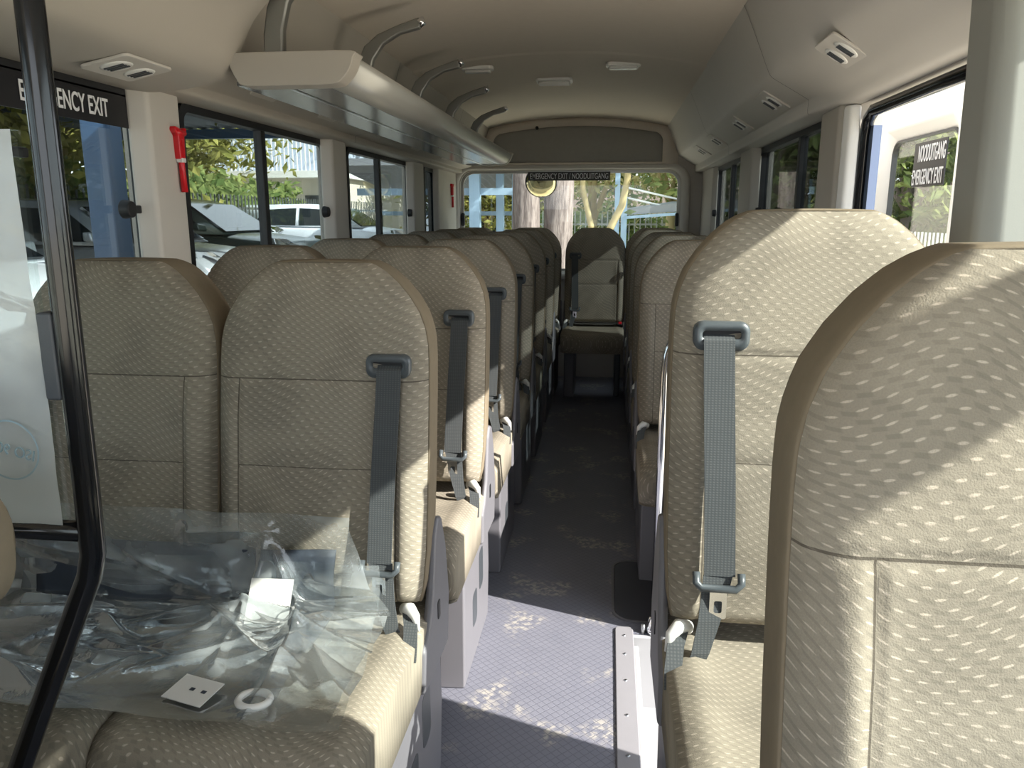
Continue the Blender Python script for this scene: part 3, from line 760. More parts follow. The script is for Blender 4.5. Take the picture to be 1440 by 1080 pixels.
q = MB(); q.box(-0.030, -0.020, 0.04, L, -0.031, -0.012); q.build('seam_rail', 'steel', rk)
q = MB(); q.box(-0.150, -0.140, 0.04, L, -0.02, 0.05); q.build('back_rail', 'rack_grey', rk, False, 0.003)
cap = smooth_poly([(-0.155, 0.040), (-0.150, 0.020), (-0.130, -0.020), (-0.108, -0.033), (0.0, -0.034), (0.108, -0.033), (0.136, -0.020), (0.155, 0.004), (0.162, 0.026), (0.158, 0.042), (0.0, 0.043), (-0.155, 0.043)], 3)
for y0 in (0.0, L - .03):
    q = MB(); q.prism(cap, 1, y0, y0 + 0.06); q.build('end_cap', 'trim', rk, False, 0.010, 3)
def bracket(y):
    q = MB()
    pts = [(-0.075, 0.03), (-0.072, 0.09), (-0.060, 0.15), (-0.035, 0.20), (0.01, 0.235), (0.08, 0.262), (0.150, 0.283), (0.158, 0.272), (0.152, 0.250), (0.085, 0.235), (0.03, 0.205), (-0.005, 0.160), (-0.022, 0.10), (-0.025, 0.03)]
    q.prism(pts, 1, y - .014, y + .014)
    o = q.build('bracket', 'bracket', rk, False, 0.006, 3)
    q = MB(); q.tube([(0.147, y, 0.268), (0.166, y, 0.275)], [0.016, 0.013], 14); q.build('bracket_tip', 'chrome', o, True)
for y in (0.05, 0.74, 1.42, 2.10, 2.82): bracket(y)

# ------------------------------------------------------------------ ceiling lamps, air vents, hammers, stickers
def lamp(x, y, w, d, label):
    z = ceil_z(x, y)
    t = thing('ceiling_lamp', label, 'lamp', (x, y, z), 'ceiling lamps')
    q = MB(); q.prism(rrect(-w / 2, w / 2, -d / 2, d / 2, 0.02), 2, -0.014, 0.004); q.build('housing', 'white_plastic', t, False, 0.004)
    q = MB(); q.prism(rrect(-w / 2 + .012, w / 2 - .012, -d / 2 + .012, d / 2 - .012, 0.015), 2, -0.026, -0.012); q.build('lens', 'lens', t, False, 0.008, 3)
seam_list = True
lamp(-0.305, 2.46, 0.20, 0.13, 'largest white rectangular ceiling lamp at the top of the view')
lamp(-0.305, 4.28, 0.19, 0.12, 'white rectangular lamp in the middle of the rear ceiling section')
lamp(-0.63, 3.78, 0.15, 0.07, 'small lamp on the rear ceiling near the luggage rack')
lamp(0.045, 3.82, 0.16, 0.07, 'small lamp on the rear ceiling near the right duct')
def vent(x, y, z, slope, label, group):
    """pair of round louvres on a plate; slope = roll about y"""
    t = thing('air_vent', label, 'vent', (x, y, z), group); t.rotation_euler = (0, slope, 0)
    q = MB(); q.prism(rrect(-.055, .055, -.085, .085, .012), 2, -0.003, 0.004); q.build('plate', 'cove', t, False, 0.002)
    for yy in (-.040, .040):
        q = MB(); q.tube([(0, yy, 0.002), (0, yy, -.004), (0, yy, -.0055)], [0.033, 0.032, 0.029], 22); r = q.build('louvre', 'white_plastic', t, True)
        q = MB()
        for k in (-1, 0, 1): q.box(-.022, .022, yy + k * .011 - .002, yy + k * .011 + .0025, -.0075, -.005)
        q.build('slat', 'dark_plastic', r)
for k, y in enumerate((1.62, 2.36, 2.90, 3.52, 4.25, 5.0)):
    vent(-1.015 if k else -1.02, y, (1.617 if k else 1.545), -0.52 if k else -0.2, f'pair of round air louvres on the left duct, {ordn[k] if k < 5 else "last"} from the front', 'left air vents')
for k, y in enumerate((2.10, 2.93, 3.60, 4.35, 5.02)):
    vent(0.555, y, 1.626 if k else 1.632, 0.545 if k else 0.56, f'pair of round air louvres on the right duct, {ordn[k] if k < 4 else "last"} from the front', 'right air vents')
def seam(name, prof, y, off):
    b = MB(); b.loft([[(p[0] + off, yy, p[1] - .0012) for p in prof] for yy in (y, y + .0035)], closed=False)
    return struct(b.build(name, 'black'))
def hammer(x, y, z, label):
    t = thing('emergency_hammer', label, 'hammer', (x, y, z), 'red emergency hammers'); t.scale = (.85, .85, .85)
    q = MB(); q.prism([(-.034, .076), (-.030, .088), (-.012, .084), (0, .078), (.012, .084), (.030, .088), (.034, .076), (.018, .060), (.015, -.010), (-.015, -.010), (-.018, .060)], 0, 0, .022); q.build('head_bracket', 'red', t, False, 0.004)
    q = MB(); q.box(.004, .024, -.012, .012, -.020, -.006); q.build('tie', 'white_plastic', t, False, 0.002)
    q = MB(); q.tube([(.014, 0, .05), (.014, 0, -.03), (.014, .004, -.11)], [0.009, 0.0095, 0.0105], 12); q.build('handle', 'red', t, True)
    q = MB(); q.tube([(.016, -.026, .070), (.016, .026, .070)], 0.009, 12); q.build('head', 'red', t, True)
for k, (pr, y, off) in enumerate(((R_rear[2:-3], 2.64, -.0012), (R_rear[2:-3], 4.30, -.0012), (L_rear[2:-3], 3.40, .0012), (L_rear[2:-3], 4.86, .0012))): seam(f'trim_{30 + k}', pr, y, off)
hammer(-1.152, 2.012, 1.395, 'red emergency hammer on the pillar between the first two left windows')
hammer(-1.160, 5.72, 1.392, 'small red emergency hammer on the left rear corner pillar beside the back window')
sb = MB(); sb.box(-0.618, -0.002, YB + .034, YB + .039, 1.497, 1.560)
rs = tag(sb.build('window_sign', 'sticker_black'), 'black strip sign reading EMERGENCY EXIT / NOODUITGANG at the top of the back window', 'sign')
text('lettering', 'EMERGENCY EXIT / NOODUITGANG', 'sticker_white', 0.585, 0.042, basis((-0.602, YB + .033, 1.508), (1, 0, 0), (0, 0, 1)), rs, bold=0.004)['label'] = 'white capital letters'

# ------------------------------------------------------------------ things lying on the front left seats
mat_ = MB(); nx, ny = 44, 26
def drape(s):   # s: 0 at the top against the backrest .. 1 at the front edge of the cushion
    if s < 0.28: k = s / 0.28; return (1.306 - .020 * k, 0.620 - 0.118 * k)
    k = (s - 0.28) / 0.72; return (1.286 - 0.345 * k, 0.502 - .016 * min(1, k * 4))
def tri(v): return abs((v % 1.0) * 2 - 1)
folds = {}
def fold(x, s, seed):
    if seed not in folds:
        rd = random.Random(seed); folds[seed] = [(rd.uniform(-1, 1) * f, rd.uniform(-.6, 1) * f, rd.random(), 1.0 / (k + 1.5)) for k, f in enumerate((4, 6, 7, 9, 13, 17, 22))]
    return max(tri(a * x + b * s + c) * w for a, b, c, w in folds[seed][:4]) + 0.5 * sum(tri(a * x + b * s + c) ** 2 * w for a, b, c, w in folds[seed][3:])
creases = {}
def crease(x, s, seed):
    """tent-like ridges: long pulls running out of two gathered knots, plus loose ones"""
    if seed not in creases:
        rd = random.Random(seed); L = []
        for kx, ks, n in ((-0.66, 0.36, 9), (-0.53, 0.52, 11)):
            for k in range(n):
                a = 2 * PI * (k + rd.uniform(-.35, .35)) / n; ln = rd.uniform(.12, .52)
                L.append((kx, ks, kx + math.cos(a) * ln, ks + math.sin(a) * ln * 1.2, rd.uniform(.35, 1.0), rd.uniform(.006, .016)))
        for k in range(16):
            cx_, cs_ = rd.uniform(-1.15, -.4), rd.uniform(-.1, 1); a = rd.gauss(.3, .5); ln = rd.uniform(.06, .25)
            L.append((cx_ - math.cos(a) * ln, cs_ - math.sin(a) * ln, cx_ + math.cos(a) * ln, cs_ + math.sin(a) * ln, rd.uniform(.3, .8), rd.uniform(.005, .014)))
        creases[seed] = L
    best = 0.0; tot = 0.0
    for x0, s0, x1, s1, a, w in creases[seed]:
        dx, ds = x1 - x0, (s1 - s0) * .45; px, ps = x - x0, (s - s0) * .45
        t = max(0.0, min(1.0, (px * dx + ps * ds) / (dx * dx + ds * ds + 1e-9)))
        d = math.hypot(px - dx * t, ps - ds * t)
        v = a * math.exp(-d / (w * 2.2)) * (1 - .7 * t * t); best = max(best, v); tot += v
    return .75 * best + .12 * tot
def sheet(x0, x1, s0, s1, off, amp, sc_, seed, nx, ny, skew=0.0):
    vs = []; fs = []
    for j in range(ny + 1):
        s = s0 + (s1 - s0) * j / ny; y, z = drape(s)
        for i in range(nx + 1):
            x = x0 + (x1 - x0) * i / nx
            if amp > .02 and x > -.6: x -= (x + .6) * .35 * max(0.0, 1 - max(0.0, s + .1) / .42)
            p = Vector((x * sc_ + seed, s * sc_ * .7, seed * 1.7)); r = 1 - abs(noise.noise(p)) * 2; r2 = 1 - abs(noise.noise(p * 2.3 + Vector((5, 1, 2)))) * 2
            jx = x + .010 * noise.noise(p * 1.7); js = s + .016 * noise.noise(p * 1.9 + Vector((9, 3, 1)))
            h = off + amp * (0.16 * r * r + crease(jx, js, int(seed)) + 0.10 * fold(jx, js * .55, int(seed)))
            up = max(0.0, min(1.0, (s - .12) / .3)); ed = 0.016 * noise.noise(Vector((x * 7, seed, s * 4)))
            vs.append((x + skew * s + ed * .6, y - h * (1 - up) * .9 - h * .15 + ed, z + h * (0.25 + .75 * up)))
    for j in range(ny):
        for i in range(nx):
            a = j * (nx + 1) + i; fs.append((a, a + 1, a + nx + 2, a + nx + 1))
    return vs, fs
vs, fs = sheet(-1.10, -0.50, 0.0, 0.88, 0.012, 0.004, 3.0, 3.1, 30, 24)
o = MB().add(vs, fs).build('floor_mat', 'navy', None, True); sd = o.modifiers.new('thick', 'SOLIDIFY'); sd.thickness = 0.006
tag(o, 'folded dark navy rubber floor mat inside the plastic bag on the front left seats', 'mat')
vs, fs = sheet(-1.17, -0.385, -0.16, 1.0, 0.018, 0.046, 4.2, 8.3, 200, 170, 0.01)
bag = MB().add(vs, fs).build('plastic_bag', 'poly', None, True)
tag(bag, 'crumpled clear polythene bag spread over the front left seat cushions', 'bag')
vs, fs = sheet(-1.13, -0.41, 0.05, 0.97, 0.016, 0.018, 4.0, 1.3, 110, 90, 0.02)
MB().add(vs, fs).build('under_layer', 'poly', bag, True)
def card(x, y, z, w, d, rot, tilt, label):
    q = MB(); q.box(-w / 2, w / 2, -d / 2, d / 2, -.0008, .0008)
    o = q.build('paper_label', 'paper'); o.location = (x, y, z); o.rotation_euler = (tilt, 0, rot); return tag(o, label, 'label')
cd = card(-0.622, 0.995, 0.520, 0.075, 0.055, -0.25, 0.10, 'small white paper label lying near the front edge of the plastic bag')
for xx in (-0.006, 0.016):
    q = MB(); q.box(xx, xx + .008, -.002, .004, .0008, .0014); q.build('printed_mark', 'navy', cd)
card(-0.600, 1.225, 0.548, 0.080, 0.085, 0.05, 0.95, 'white card standing inside the plastic bag against the seat back')
q = MB(); q.tube([(0.024 * math.cos(a), 0.020 * math.sin(a), 0) for a in [2 * PI * k / 28 for k in range(29)]], 0.006, 8)
o = q.build('plastic_ring', 'white_plastic', None, True); o.location = (-0.518, 0.985, 0.519); tag(o, 'white plastic ring lying on the front edge of the plastic bag', 'ring')

# ------------------------------------------------------------------ the door, swung open outside
dr = thing('bus_door', 'white bus door swung open outside with a rounded window', 'door', (1.16, 3.24, 0))
dy0, dy1, dz0, dz1 = -0.55, 0.47, -0.20, 1.70
b = MB(); o_ = rrect(dy0, dy1, dz0, dz1, 0.05, 6); i_ = rrect(-0.395, 0.245, 0.62, 1.535, 0.06, 6)
n = len(o_)
b.loft([[(-.0, *p) for p in i_], [(-.03, *p) for p in [((a[0] * .25 + c[0] * .75), (a[1] * .25 + c[1] * .75)) for a, c in zip(o_, i_)]], [(-.03, *p) for p in o_], [(.02, *p) for p in o_], [(.02, *p) for p in i_], [(-.0, *p) for p in i_]], caps=False)
b.build('leaf', 'white', dr, False, 0.008, 3)
sl = rrect(-0.387, 0.237, 0.628, 1.527, 0.055, 6)
b = MB(); b.loft([[(-.004, *p) for p in i_], [(-.006, *p) for p in sl], [(.016, *p) for p in sl], [(.016, *p) for p in i_]], caps=False); b.build('window_seal', 'black', dr)
b = MB(); b.prism(sl, 0, 0.006, 0.010); b.build('glass_pane', 'glass_clear', dr)
ds_ = MB(); ds_.box(1.148, 1.152, 2.925, 3.215, 1.345, 1.505)
so = tag(ds_.build('door_sign', 'sticker_black'), 'black and white sign reading NOODUITGANG EMERGENCY EXIT on the open door window', 'sign')
text('lettering', 'NOODUITGANG', 'sticker_white', 0.240, 0.060, basis((1.146, 3.168, 1.434), (0, -1, 0), (0, 0, 1)), so, bold=0.004)
text('lettering', 'EMERGENCY EXIT', 'sticker_white', 0.275, 0.056, basis((1.146, 3.207, 1.352), (0, -1, 0), (0, 0, 1)), so, bold=0.004)
# round under-view mirror hung outside the back window
mr = thing('rear_mirror', 'round gold tinted convex mirror hanging outside the back window', 'mirror', (-0.545, 6.28, 1.495)); mr.rotation_euler = (0.42, 0, 0)
q = MB(); rings = [[(0.118 * s * math.cos(2 * PI * k / 36), d, 0.118 * s * math.sin(2 * PI * k / 36)) for k in range(36)] for s, d in ((1, 0), (.98, -.010), (.8, -.026), (.55, -.038), (.3, -.045), (.05, -.048))]
q.loft(rings); q.build('mirror_face', 'gold_mirror', mr, True)
q = MB(); q.tube([(0.12 * math.cos(a), .004, 0.12 * math.sin(a)) for a in [2 * PI * k / 36 for k in range(37)]], 0.008, 8); q.build('rim', 'black', mr, True)
q = MB(); q.tube([(0, .03, 0.05), (0, .02, 0.3), (0, -.20, 0.50)], 0.012, 10); q.build('arm', 'black', mr, True)
q = MB(); q.tube([(0, .004, 0), (0, .04, 0.03)], [0.10, 0.03], 20); q.build('back_cup', 'black', mr, True)
# unseen mirror-like block, added and shaped to shadow the nearest seat
em = thing('shade_mirror', 'unseen black mirror shape added by the front right window to shade the nearest seat', 'mirror', (1.02, 0.29, 1.665))
q = MB(); q.prism([(-.10, .012), (.0, .020), (.16, .028), (.17, .034), (.10, .040), (.010, .090), (-.10, .078)], 0, 0, .08); q.build('housing', 'black', em, False, 0.03, 4)
q = MB(); q.tube([(0, -.08, 0.0), (-.10, -.20, .02), (-.25, -.35, .03)], 0.015, 10); q.build('arm', 'black', em, True)
q = MB(); q.box(-0.004, 0.0, -.08, .08, .030, .04); q.build('mirror_face', 'chrome', em)

# ------------------------------------------------------------------ outside
gd = MB(); gd.add([(-70, -60, -0.75), (70, -60, -0.75), (70, 90, -0.75), (-70, 90, -0.75)], [(0, 1, 2, 3)])
struct(gd.build('ground', 'ground'))
gp = MB(); gp.box(-40, -2.0, -4, 40, -0.75, 0.05)
struct(gp.build('trim_22', plain('parking_paving', (0.42, 0.40, 0.36), 0.9, 0, 0.15, 3)))

def car(label, mat, x, y, z, h=1.46, w=1.74, suv=False):
    """parked nose towards +x; local origin on the ground under the nose"""
    t = thing('parked_car', label, 'car', (x, y, z), 'cars parked under the carport')
    k = h / 1.46
    body = [(0.0, 0.30), (0.02, 0.72 * k), (-0.12, 0.84 * k), (-0.95, 0.945 * k), (-1.02, 0.95 * k), (-3.75, 1.00 * k), (-4.05, 0.95 * k), (-4.15, 0.6), (-4.12, 0.30), (-3.9, 0.22), (-0.15, 0.22)]
    rings = []
    for u in (-1, -.97, -.88, -.5, 0, .5, .88, .97, 1):
        e = 1 - 0.10 * abs(u) ** 6
        rings.append([(-2 + (p[0] + 2) * (1 - 0.06 * abs(u) ** 4), u * w / 2, .25 + (p[1] - .25) * e) for p in body])
    MB().loft(rings).build('body', mat, t, True)
    roof = [(-0.98, 0.93 * k), (-1.62, 1.36 * k), (-1.85, 1.43 * k), (-2.5, 1.46 * k), (-3.3, 1.42 * k) if not suv else (-3.7, 1.45 * k), (-3.95, 0.98 * k)]
    rings = []
    for u in (-1, -.9, 0, .9, 1):
        rings.append([(p[0], u * (w / 2 - .05 - .16 * max(0, (p[1] - .93 * k) / (.53 * k))), p[1] - .03 * abs(u) ** 4 * (p[1] > 1.2 * k)) for p in roof])
    MB().loft(rings).build('cabin', mat, t, True)
    # windscreen slab and side glass
    def yw(zz): return w / 2 - .05 - .16 * max(0, (zz - .93 * k) / (.53 * k))
    q = MB(); a, c = (-1.00, 0.965 * k), (-1.585, 1.345 * k)
    q.loft([[(p[0] + .012, sgn * (yw(p[1]) - .07), p[1] + .010) for p in (a, c)] + [(p[0] - .02, sgn * (yw(p[1]) - .07), p[1] - .01) for p in (c, a)] for sgn in (-1, 1)])
    q.build('windscreen', 'car_glass', t)
    for sgn in (-1, 1):
        for xs_ in ([(-1.25, .98), (-1.72, 1.32), (-2.42, 1.36), (-2.42, .98)], [(-2.50, .98), (-2.50, 1.36), (-3.15, 1.33), (-3.55, .99)]):
            q = MB(); q.loft([[(p[0], sgn * (yw(p[1] * k) + d), p[1] * k) for p in xs_] for d in (-.02, .008)]); q.build('side_window', 'car_glass', t)
        q = MB(); q.loft([[(-0.02 + d, sgn * (w / 2 - .10), 0.81 * k), (-.13 + d, sgn * (w / 2 - .10), 0.88 * k), (-.30 + d, sgn * (w / 2 - .06), 0.89 * k), (-.26 + d, sgn * (w / 2 - .06), 0.77 * k), (-.02 + d, sgn * (w / 2 - .3), 0.69 * k), (-.02 + d, sgn * (w / 2 - .4), 0.77 * k)] for d in (0.03, -.05)])
        q.build('headlight', 'chrome', t, False, 0.01)
        q = MB(); q.loft([[(-1.22, sgn * (w / 2 - .06), .97 * k), (-1.34, sgn * (w / 2 - .06), .97 * k), (-1.34, sgn * (w / 2 - .06), 1.05 * k), (-1.24, sgn * (w / 2 - .06), 1.07 * k)], [(-1.24, sgn * (w / 2 + .13), .99 * k), (-1.34, sgn * (w / 2 + .13), .99 * k), (-1.34, sgn * (w / 2 + .13), 1.09 * k), (-1.26, sgn * (w / 2 + .13), 1.09 * k)]]); q.build('wing_mirror', mat, t, False, 0.02)
        for xx in (-0.80, -3.35):
            q = MB(); q.tube([(xx, sgn * (w / 2 - .20), .31), (xx, sgn * (w / 2 + .005), .31)], 0.31, 24); wh = q.build('wheel', 'tyre', t, False, 0.02)
            q = MB(); q.tube([(xx, sgn * (w / 2 - .02), .31), (xx, sgn * (w / 2 + .012), .31)], [0.20, 0.18], 20); q.build('hub', 'steel', wh)
    q = MB(); q.prism(rrect(-.42, .42, .45 * k, .60 * k, .05), 0, -.03, .018); q.build('grille', 'black', t)
    return t
car('pale blue white car at the far left with a dark windscreen, beside the blue post', 'car_white', -3.15, 4.55, 0.05, 1.34)
car('silver car with a bright headlight behind the second left window', 'silver', -3.9, 8.25, 0.05, 1.38)
car('dark green off-road car parked just beyond the silver car', 'car_green', -4.3, 11.1, 0.05, 1.46, 1.8, True)
car('white car parked farthest along, seen through the third left window', 'car_white', -4.4, 17.5, 0.05, 1.45, 1.8, True)
car('white van-like car parked between the dark green car and the building', 'car_white', -6.8, 15.0, 0.05, 1.6, 1.8, True)

def post(x, y, w, z0, z1, mat, label, name='carport_post', group=None):
    q = MB(); q.box(-w / 2, w / 2, -w / 2, w / 2, 0, z1 - z0)
    o = q.build(name, mat, None, False, 0.008); o.location = (x, y, z0); return tag(o, label, 'post', group)
post(-1.95, 2.88, 0.105, -0.75, 2.45, 'post_blue', 'thick dark blue steel post standing close outside the front left window')
post(-4.6, 12.9, 0.16, 0.05, 2.45, 'post_blue', 'dark blue steel post beyond the dark green car')
post(-4.6, 20.2, 0.16, 0.05, 2.9, 'post_blue', 'blue steel post seen through the third left window')
cr = thing('carport_roof', 'dark sheet carport roof over the parked cars outside the left windows', 'roof', (-5.0, 4.6, 2.45))
q = MB()
nr = 60; vs = []
pts = [(-3.1 + 6.2 * i / nr, 0.018 * (1 if i % 2 else -1)) for i in range(nr + 1)]
q.loft([[(p[0], y, p[1] + zz) for p in pts] + [(p[0], y, p[1] + zz + .006) for p in reversed(pts)] for y, zz in ((-7, 0.1), (7.2, 0.1))]); q.build('sheeting', plain('dark_blue_roof_sheet', (0.075, 0.095, 0.13), 0.6), cr)
for yy in (-6.8, -2, 2.6, 7.1):
    q = MB(); q.box(-3.1, 3.1, yy - .05, yy + .05, -.06, .08); q.build('beam', 'post_blue', cr)

def tree(name, label, x, y, z, h, r, trunk_r, leaf, bark='bark', nleaf=2600, size=0.16, base=0.45, forks=4, seed=1, group='trees around the bus', lean_=(0, 0)):
    rd = random.Random(seed); t = thing(name, label, 'tree', (x, y, z), group)
    q = MB(); fork = Vector((lean_[0] * base, lean_[1] * base, h * base)); ends = []
    q.tube([(0, 0, 0), fork * .5 + Vector((rd.uniform(-.05, .05), rd.uniform(-.05, .05), 0)), fork], [trunk_r * 1.15, trunk_r, trunk_r * .8], 10)
    for k in range(forks):
        a = 2 * PI * k / forks + rd.uniform(-.4, .4); d = Vector((math.cos(a) * r * .55, math.sin(a) * r * .55, h * (1 - base) * rd.uniform(.45, .8)))
        m_ = fork + d * .5 + Vector((rd.uniform(-.15, .15), rd.uniform(-.15, .15), .1)); e = fork + d; ends.append(e); ends.append(m_)
        q.tube([fork - Vector((0, 0, .05)), m_, e], [trunk_r * .55, trunk_r * .38, trunk_r * .15], 8)
    q.build('trunk', bark, t, True)
    vs = []; fs = []
    for i in range(nleaf):
        e = rd.choice(ends); p = e + Vector((rd.gauss(0, r * .33), rd.gauss(0, r * .33), rd.gauss(0.1, r * .28)))
        u = Vector((rd.uniform(-1, 1), rd.uniform(-1, 1), rd.uniform(-1, .4))).normalized(); v = u.orthogonal().normalized(); v.rotate(Matrix.Rotation(rd.uniform(0, 6.28), 3, u))
        s = size * rd.uniform(.6, 1.4); n = len(vs)
        vs += [p - u * s * .5, p + v * s * .22 + u.cross(v) * s * .06, p + u * s * .5, p - v * s * .22 + u.cross(v) * s * .06]; fs.append((n, n + 1, n + 2, n + 3))
    MB().add(vs, fs).build('foliage', leaf, t)
    return t
def like(src, label, x, y, z, rz, s, group='trees around the bus'):
    o = copy_tree(src); o.location = (x, y, z); o.rotation_euler = (0, 0, rz); o.scale = (s, s, s); o['label'] = label; o['group'] = group; return o

# two big trunks right behind the bus
def big_trunk(label, x0, x1, y, seed, leanx):
    rd = random.Random(seed); t = thing('tree_trunk', label, 'tree', ((x0 + x1) / 2, y, -0.75), 'thick trunks behind the bus')
    q = MB(); rings = []; r0 = (x1 - x0) / 2
    for j in range(40):
        z = j * 0.16; ring = []
        for k in range(40):
            a = 2 * PI * k / 40
            rr = r0 * (1 + 0.35 * math.exp(-z / .35)) * (1 + .10 * noise.noise(Vector((math.cos(a) * 1.6, math.sin(a) * 1.6, z * .5 + seed))) + .045 * noise.noise(Vector((math.cos(a) * 6, math.sin(a) * 6, z * 1.6 + seed))))
            ring.append((leanx * (z - 2) + rr * math.cos(a), rr * math.sin(a), z))
        rings.append(ring)
    q.loft(rings); q.build('bark', trunk_mat, t, True)
    q = MB(); e0 = Vector((leanx * 4.2, 0, 6.1))
    for k in range(4): 
        a = 2 * PI * k / 4 + seed; q.tube([e0 - Vector((0, 0, .2)), e0 + Vector((math.cos(a), math.sin(a), 1.2)), e0 + Vector((2 * math.cos(a), 2 * math.sin(a), 2.6))], [r0 * .5, r0 * .35, .04], 8)
    q.build('limb', 'bark', t, True)
tm = NT('flaking_pink_grey_bark'); c_ = tm.coord(); mp_ = tm.n('ShaderNodeMapping'); mp_.inputs['Scale'].default_value = (9, 9, 1.6); tm.l(c_, mp_.inputs[0])
nz_ = tm.noise(mp_.outputs[0], 2.2, 6.0, .65); colr = tm.mix(tm.ramp(nz_, .38, .62), (0.150, 0.118, 0.112), (0.30, 0.245, 0.23))
tm.principled(colr, 0.95, 0, tm.bump(nz_, 0.8, 0.03), 0.2); trunk_mat = tm.m
big_trunk('thick pinkish grey trunk on the left behind the bus, seen through the back window', -1.11, -0.79, 9.0, 2.0, 0.0)
big_trunk('thick pinkish grey trunk on the right behind the bus, behind the gold mirror', -0.75, -0.41, 9.1, 5.0, 0.01)

t1 = tree('olive_tree', 'olive green tree behind the fence outside the front left window', -9.5, 12.5, 0.05, 5.2, 2.6, 0.14, 'leaf_olive', 'bark_yellow', 9000, .25, .30, 5, 3)
like(t1, 'olive green tree left of the blue post outside the front left window', -8.5, 8.5, .05, 1.3, 1.0)
like(t1, 'olive green tree seen through the front half of the second left window', -12.0, 20.0, .05, 2.4, 1.15)
like(t1, 'olive green tree seen low through the second left window beside the white building', -14.0, 27.0, .05, 4.4, 1.2)
t2 = tree('green_tree', 'green leafy tree seen above the open door', 5.2, 14.5, -0.75, 6.4, 3.0, 0.16, 'leaf_green', 'bark', 9000, .22, .32, 5, 11)
like(t2, 'green leafy tree seen through the window of the open door', 7.4, 17.5, -.75, 2.0, 1.0)
like(t2, 'green leafy tree between the open door and the jamb of the doorway', 3.0, 15.0, -.75, 3.6, .95)
like(t2, 'dark leafy tree outside the first tinted right window', 4.2, 21.0, -.75, 5.0, 1.1)
t3 = tree('yellow_barked_tree', 'sunlit yellow barked tree with forked limbs behind the bus, right of the trunks', -0.35, 17.0, -0.75, 5.6, 2.0, 0.12, 'leaf_dry', 'bark_yellow', 2200, .16, .34, 4, 21)
like(t3, 'sunlit dry leaved tree behind the white frame at the right of the back window', 1.6, 21.0, -.75, 1.1, 1.15)
like(t3, 'sunlit dry leaved tree at the far right of the back window', 3.2, 26.0, -.75, 2.1, 1.3)
like(t2, 'green tree in the distance behind the yellow barked tree', 0.4, 30.0, -.75, .4, 1.25)
like(t1, 'olive tree in the distance left of the thick trunks', -4.2, 27.0, -.75, 3.0, 1.1)
like(t2, 'green tree in the distance at the left edge of the back window', -7.0, 33.0, -.75, 1.0, 1.2)
like(t2, 'green tree far away to the right beyond the fence', 11.0, 27.0, -.75, 4.1, 1.4)
# two bent yellow limbs close behind the back window
yl = MB(); yl.tube([(-0.30, 0, 0), (-0.28, 0, 1.1), (-0.18, 0, 1.75), (0.02, 0, 2.15), (0.10, 0, 2.6), (0.0, 0, 3.6)], [.07, .065, .06, .06, .05, .04], 10)
yl.tube([(-0.29, 0, .9), (-0.46, .05, 1.75), (-0.62, .1, 2.4), (-0.7, .1, 3.6)], [.05, .05, .045, .035], 10)
yo = yl.build('bent_tree', 'bark_yellow', None, True); yo.location = (0.18, 13.0, -0.75); tag(yo, 'bent yellow tree limbs forking in the middle of the back window', 'tree')

# pale blue carport frames behind the bus
for i, (x, w) in enumerate(((-2.40, .19), (-2.03, .14), (-1.83, .10))):
    post(x, 14.0 + i * .6, w, -0.75, 2.3, 'pale_blue', ['widest pale blue post at the left of the back window', 'pale blue post in the middle of the three left of the trunks', 'thinnest pale blue post next to the left trunk'][i], group='pale blue posts behind the bus')
bm_ = MB(); bm_.box(-4.6, -1.5, 14.05, 14.15, 1.60, 1.72); bm_.box(-4.6, -1.5, 15.4, 15.5, 1.24, 1.32)
tag(bm_.build('cross_beam', 'pale_blue'), 'pale blue beams joining the posts left of the trunks', 'beam')
rr = thing('shade_roof', 'weathered corrugated shade roof above the pale blue posts', 'roof', (-3.2, 15.2, 2.02))
q = MB(); pts = [(-1.8 + 3.4 * i / 40, 0.02 * (1 if i % 2 else -1) - .03 * i / 40) for i in range(41)]
q.loft([[(p[0], y, p[1] + zz) for p in pts] + [(p[0], y, p[1] + zz + .01) for p in reversed(pts)] for y, zz in ((-1.6, 0.16), (3.0, -0.30))]); q.build('sheeting', 'roof_sheet', rr)
q = MB(); q.box(-1.8, 1.6, -1.62, -1.54, .08, .2); q.build('edge_beam', 'roof_sheet', rr)
fr = thing('shade_frame', 'white and pale blue steel frame with sloping rails at the right of the back window', 'frame', (0.22, 14.0, -0.75))
for x, w in ((-0.09, .085), (0.035, .10)):
    q = MB(); q.box(x - w / 2, x + w / 2, -.04, .04, 0, 2.48 if x > 0 else 2.75); q.build('post', 'pale_blue', fr)
for (za, zb) in ((2.47, 2.20), (2.30, 2.02)):
    q = MB(); q.tube([(0.05, 0, za), (1.3, .3, zb)], 0.018, 8); q.build('rail', 'white', fr, True)
q = MB(); q.loft([[(0.06, -.05, 1.93), (0.06, .05, 1.93), (0.06, .05, 1.98), (0.06, -.05, 1.98)], [(2.2, -.05, 2.08), (2.2, .05, 2.08), (2.2, .05, 2.13), (2.2, -.05, 2.13)]]); q.build('lower_beam', 'pale_blue', fr)
q = MB(); q.loft([[(0.08, .0, 2.0), (2.2, .0, 2.14), (2.2, .0, 2.26), (0.9, 0, 2.2), (0.08, 0, 2.08)], [(0.08, .8, 2.04), (2.2, .8, 2.18), (2.2, .8, 2.30), (0.9, .8, 2.24), (0.08, .8, 2.12)]]); q.build('roof_panel', 'roof_sheet', fr)

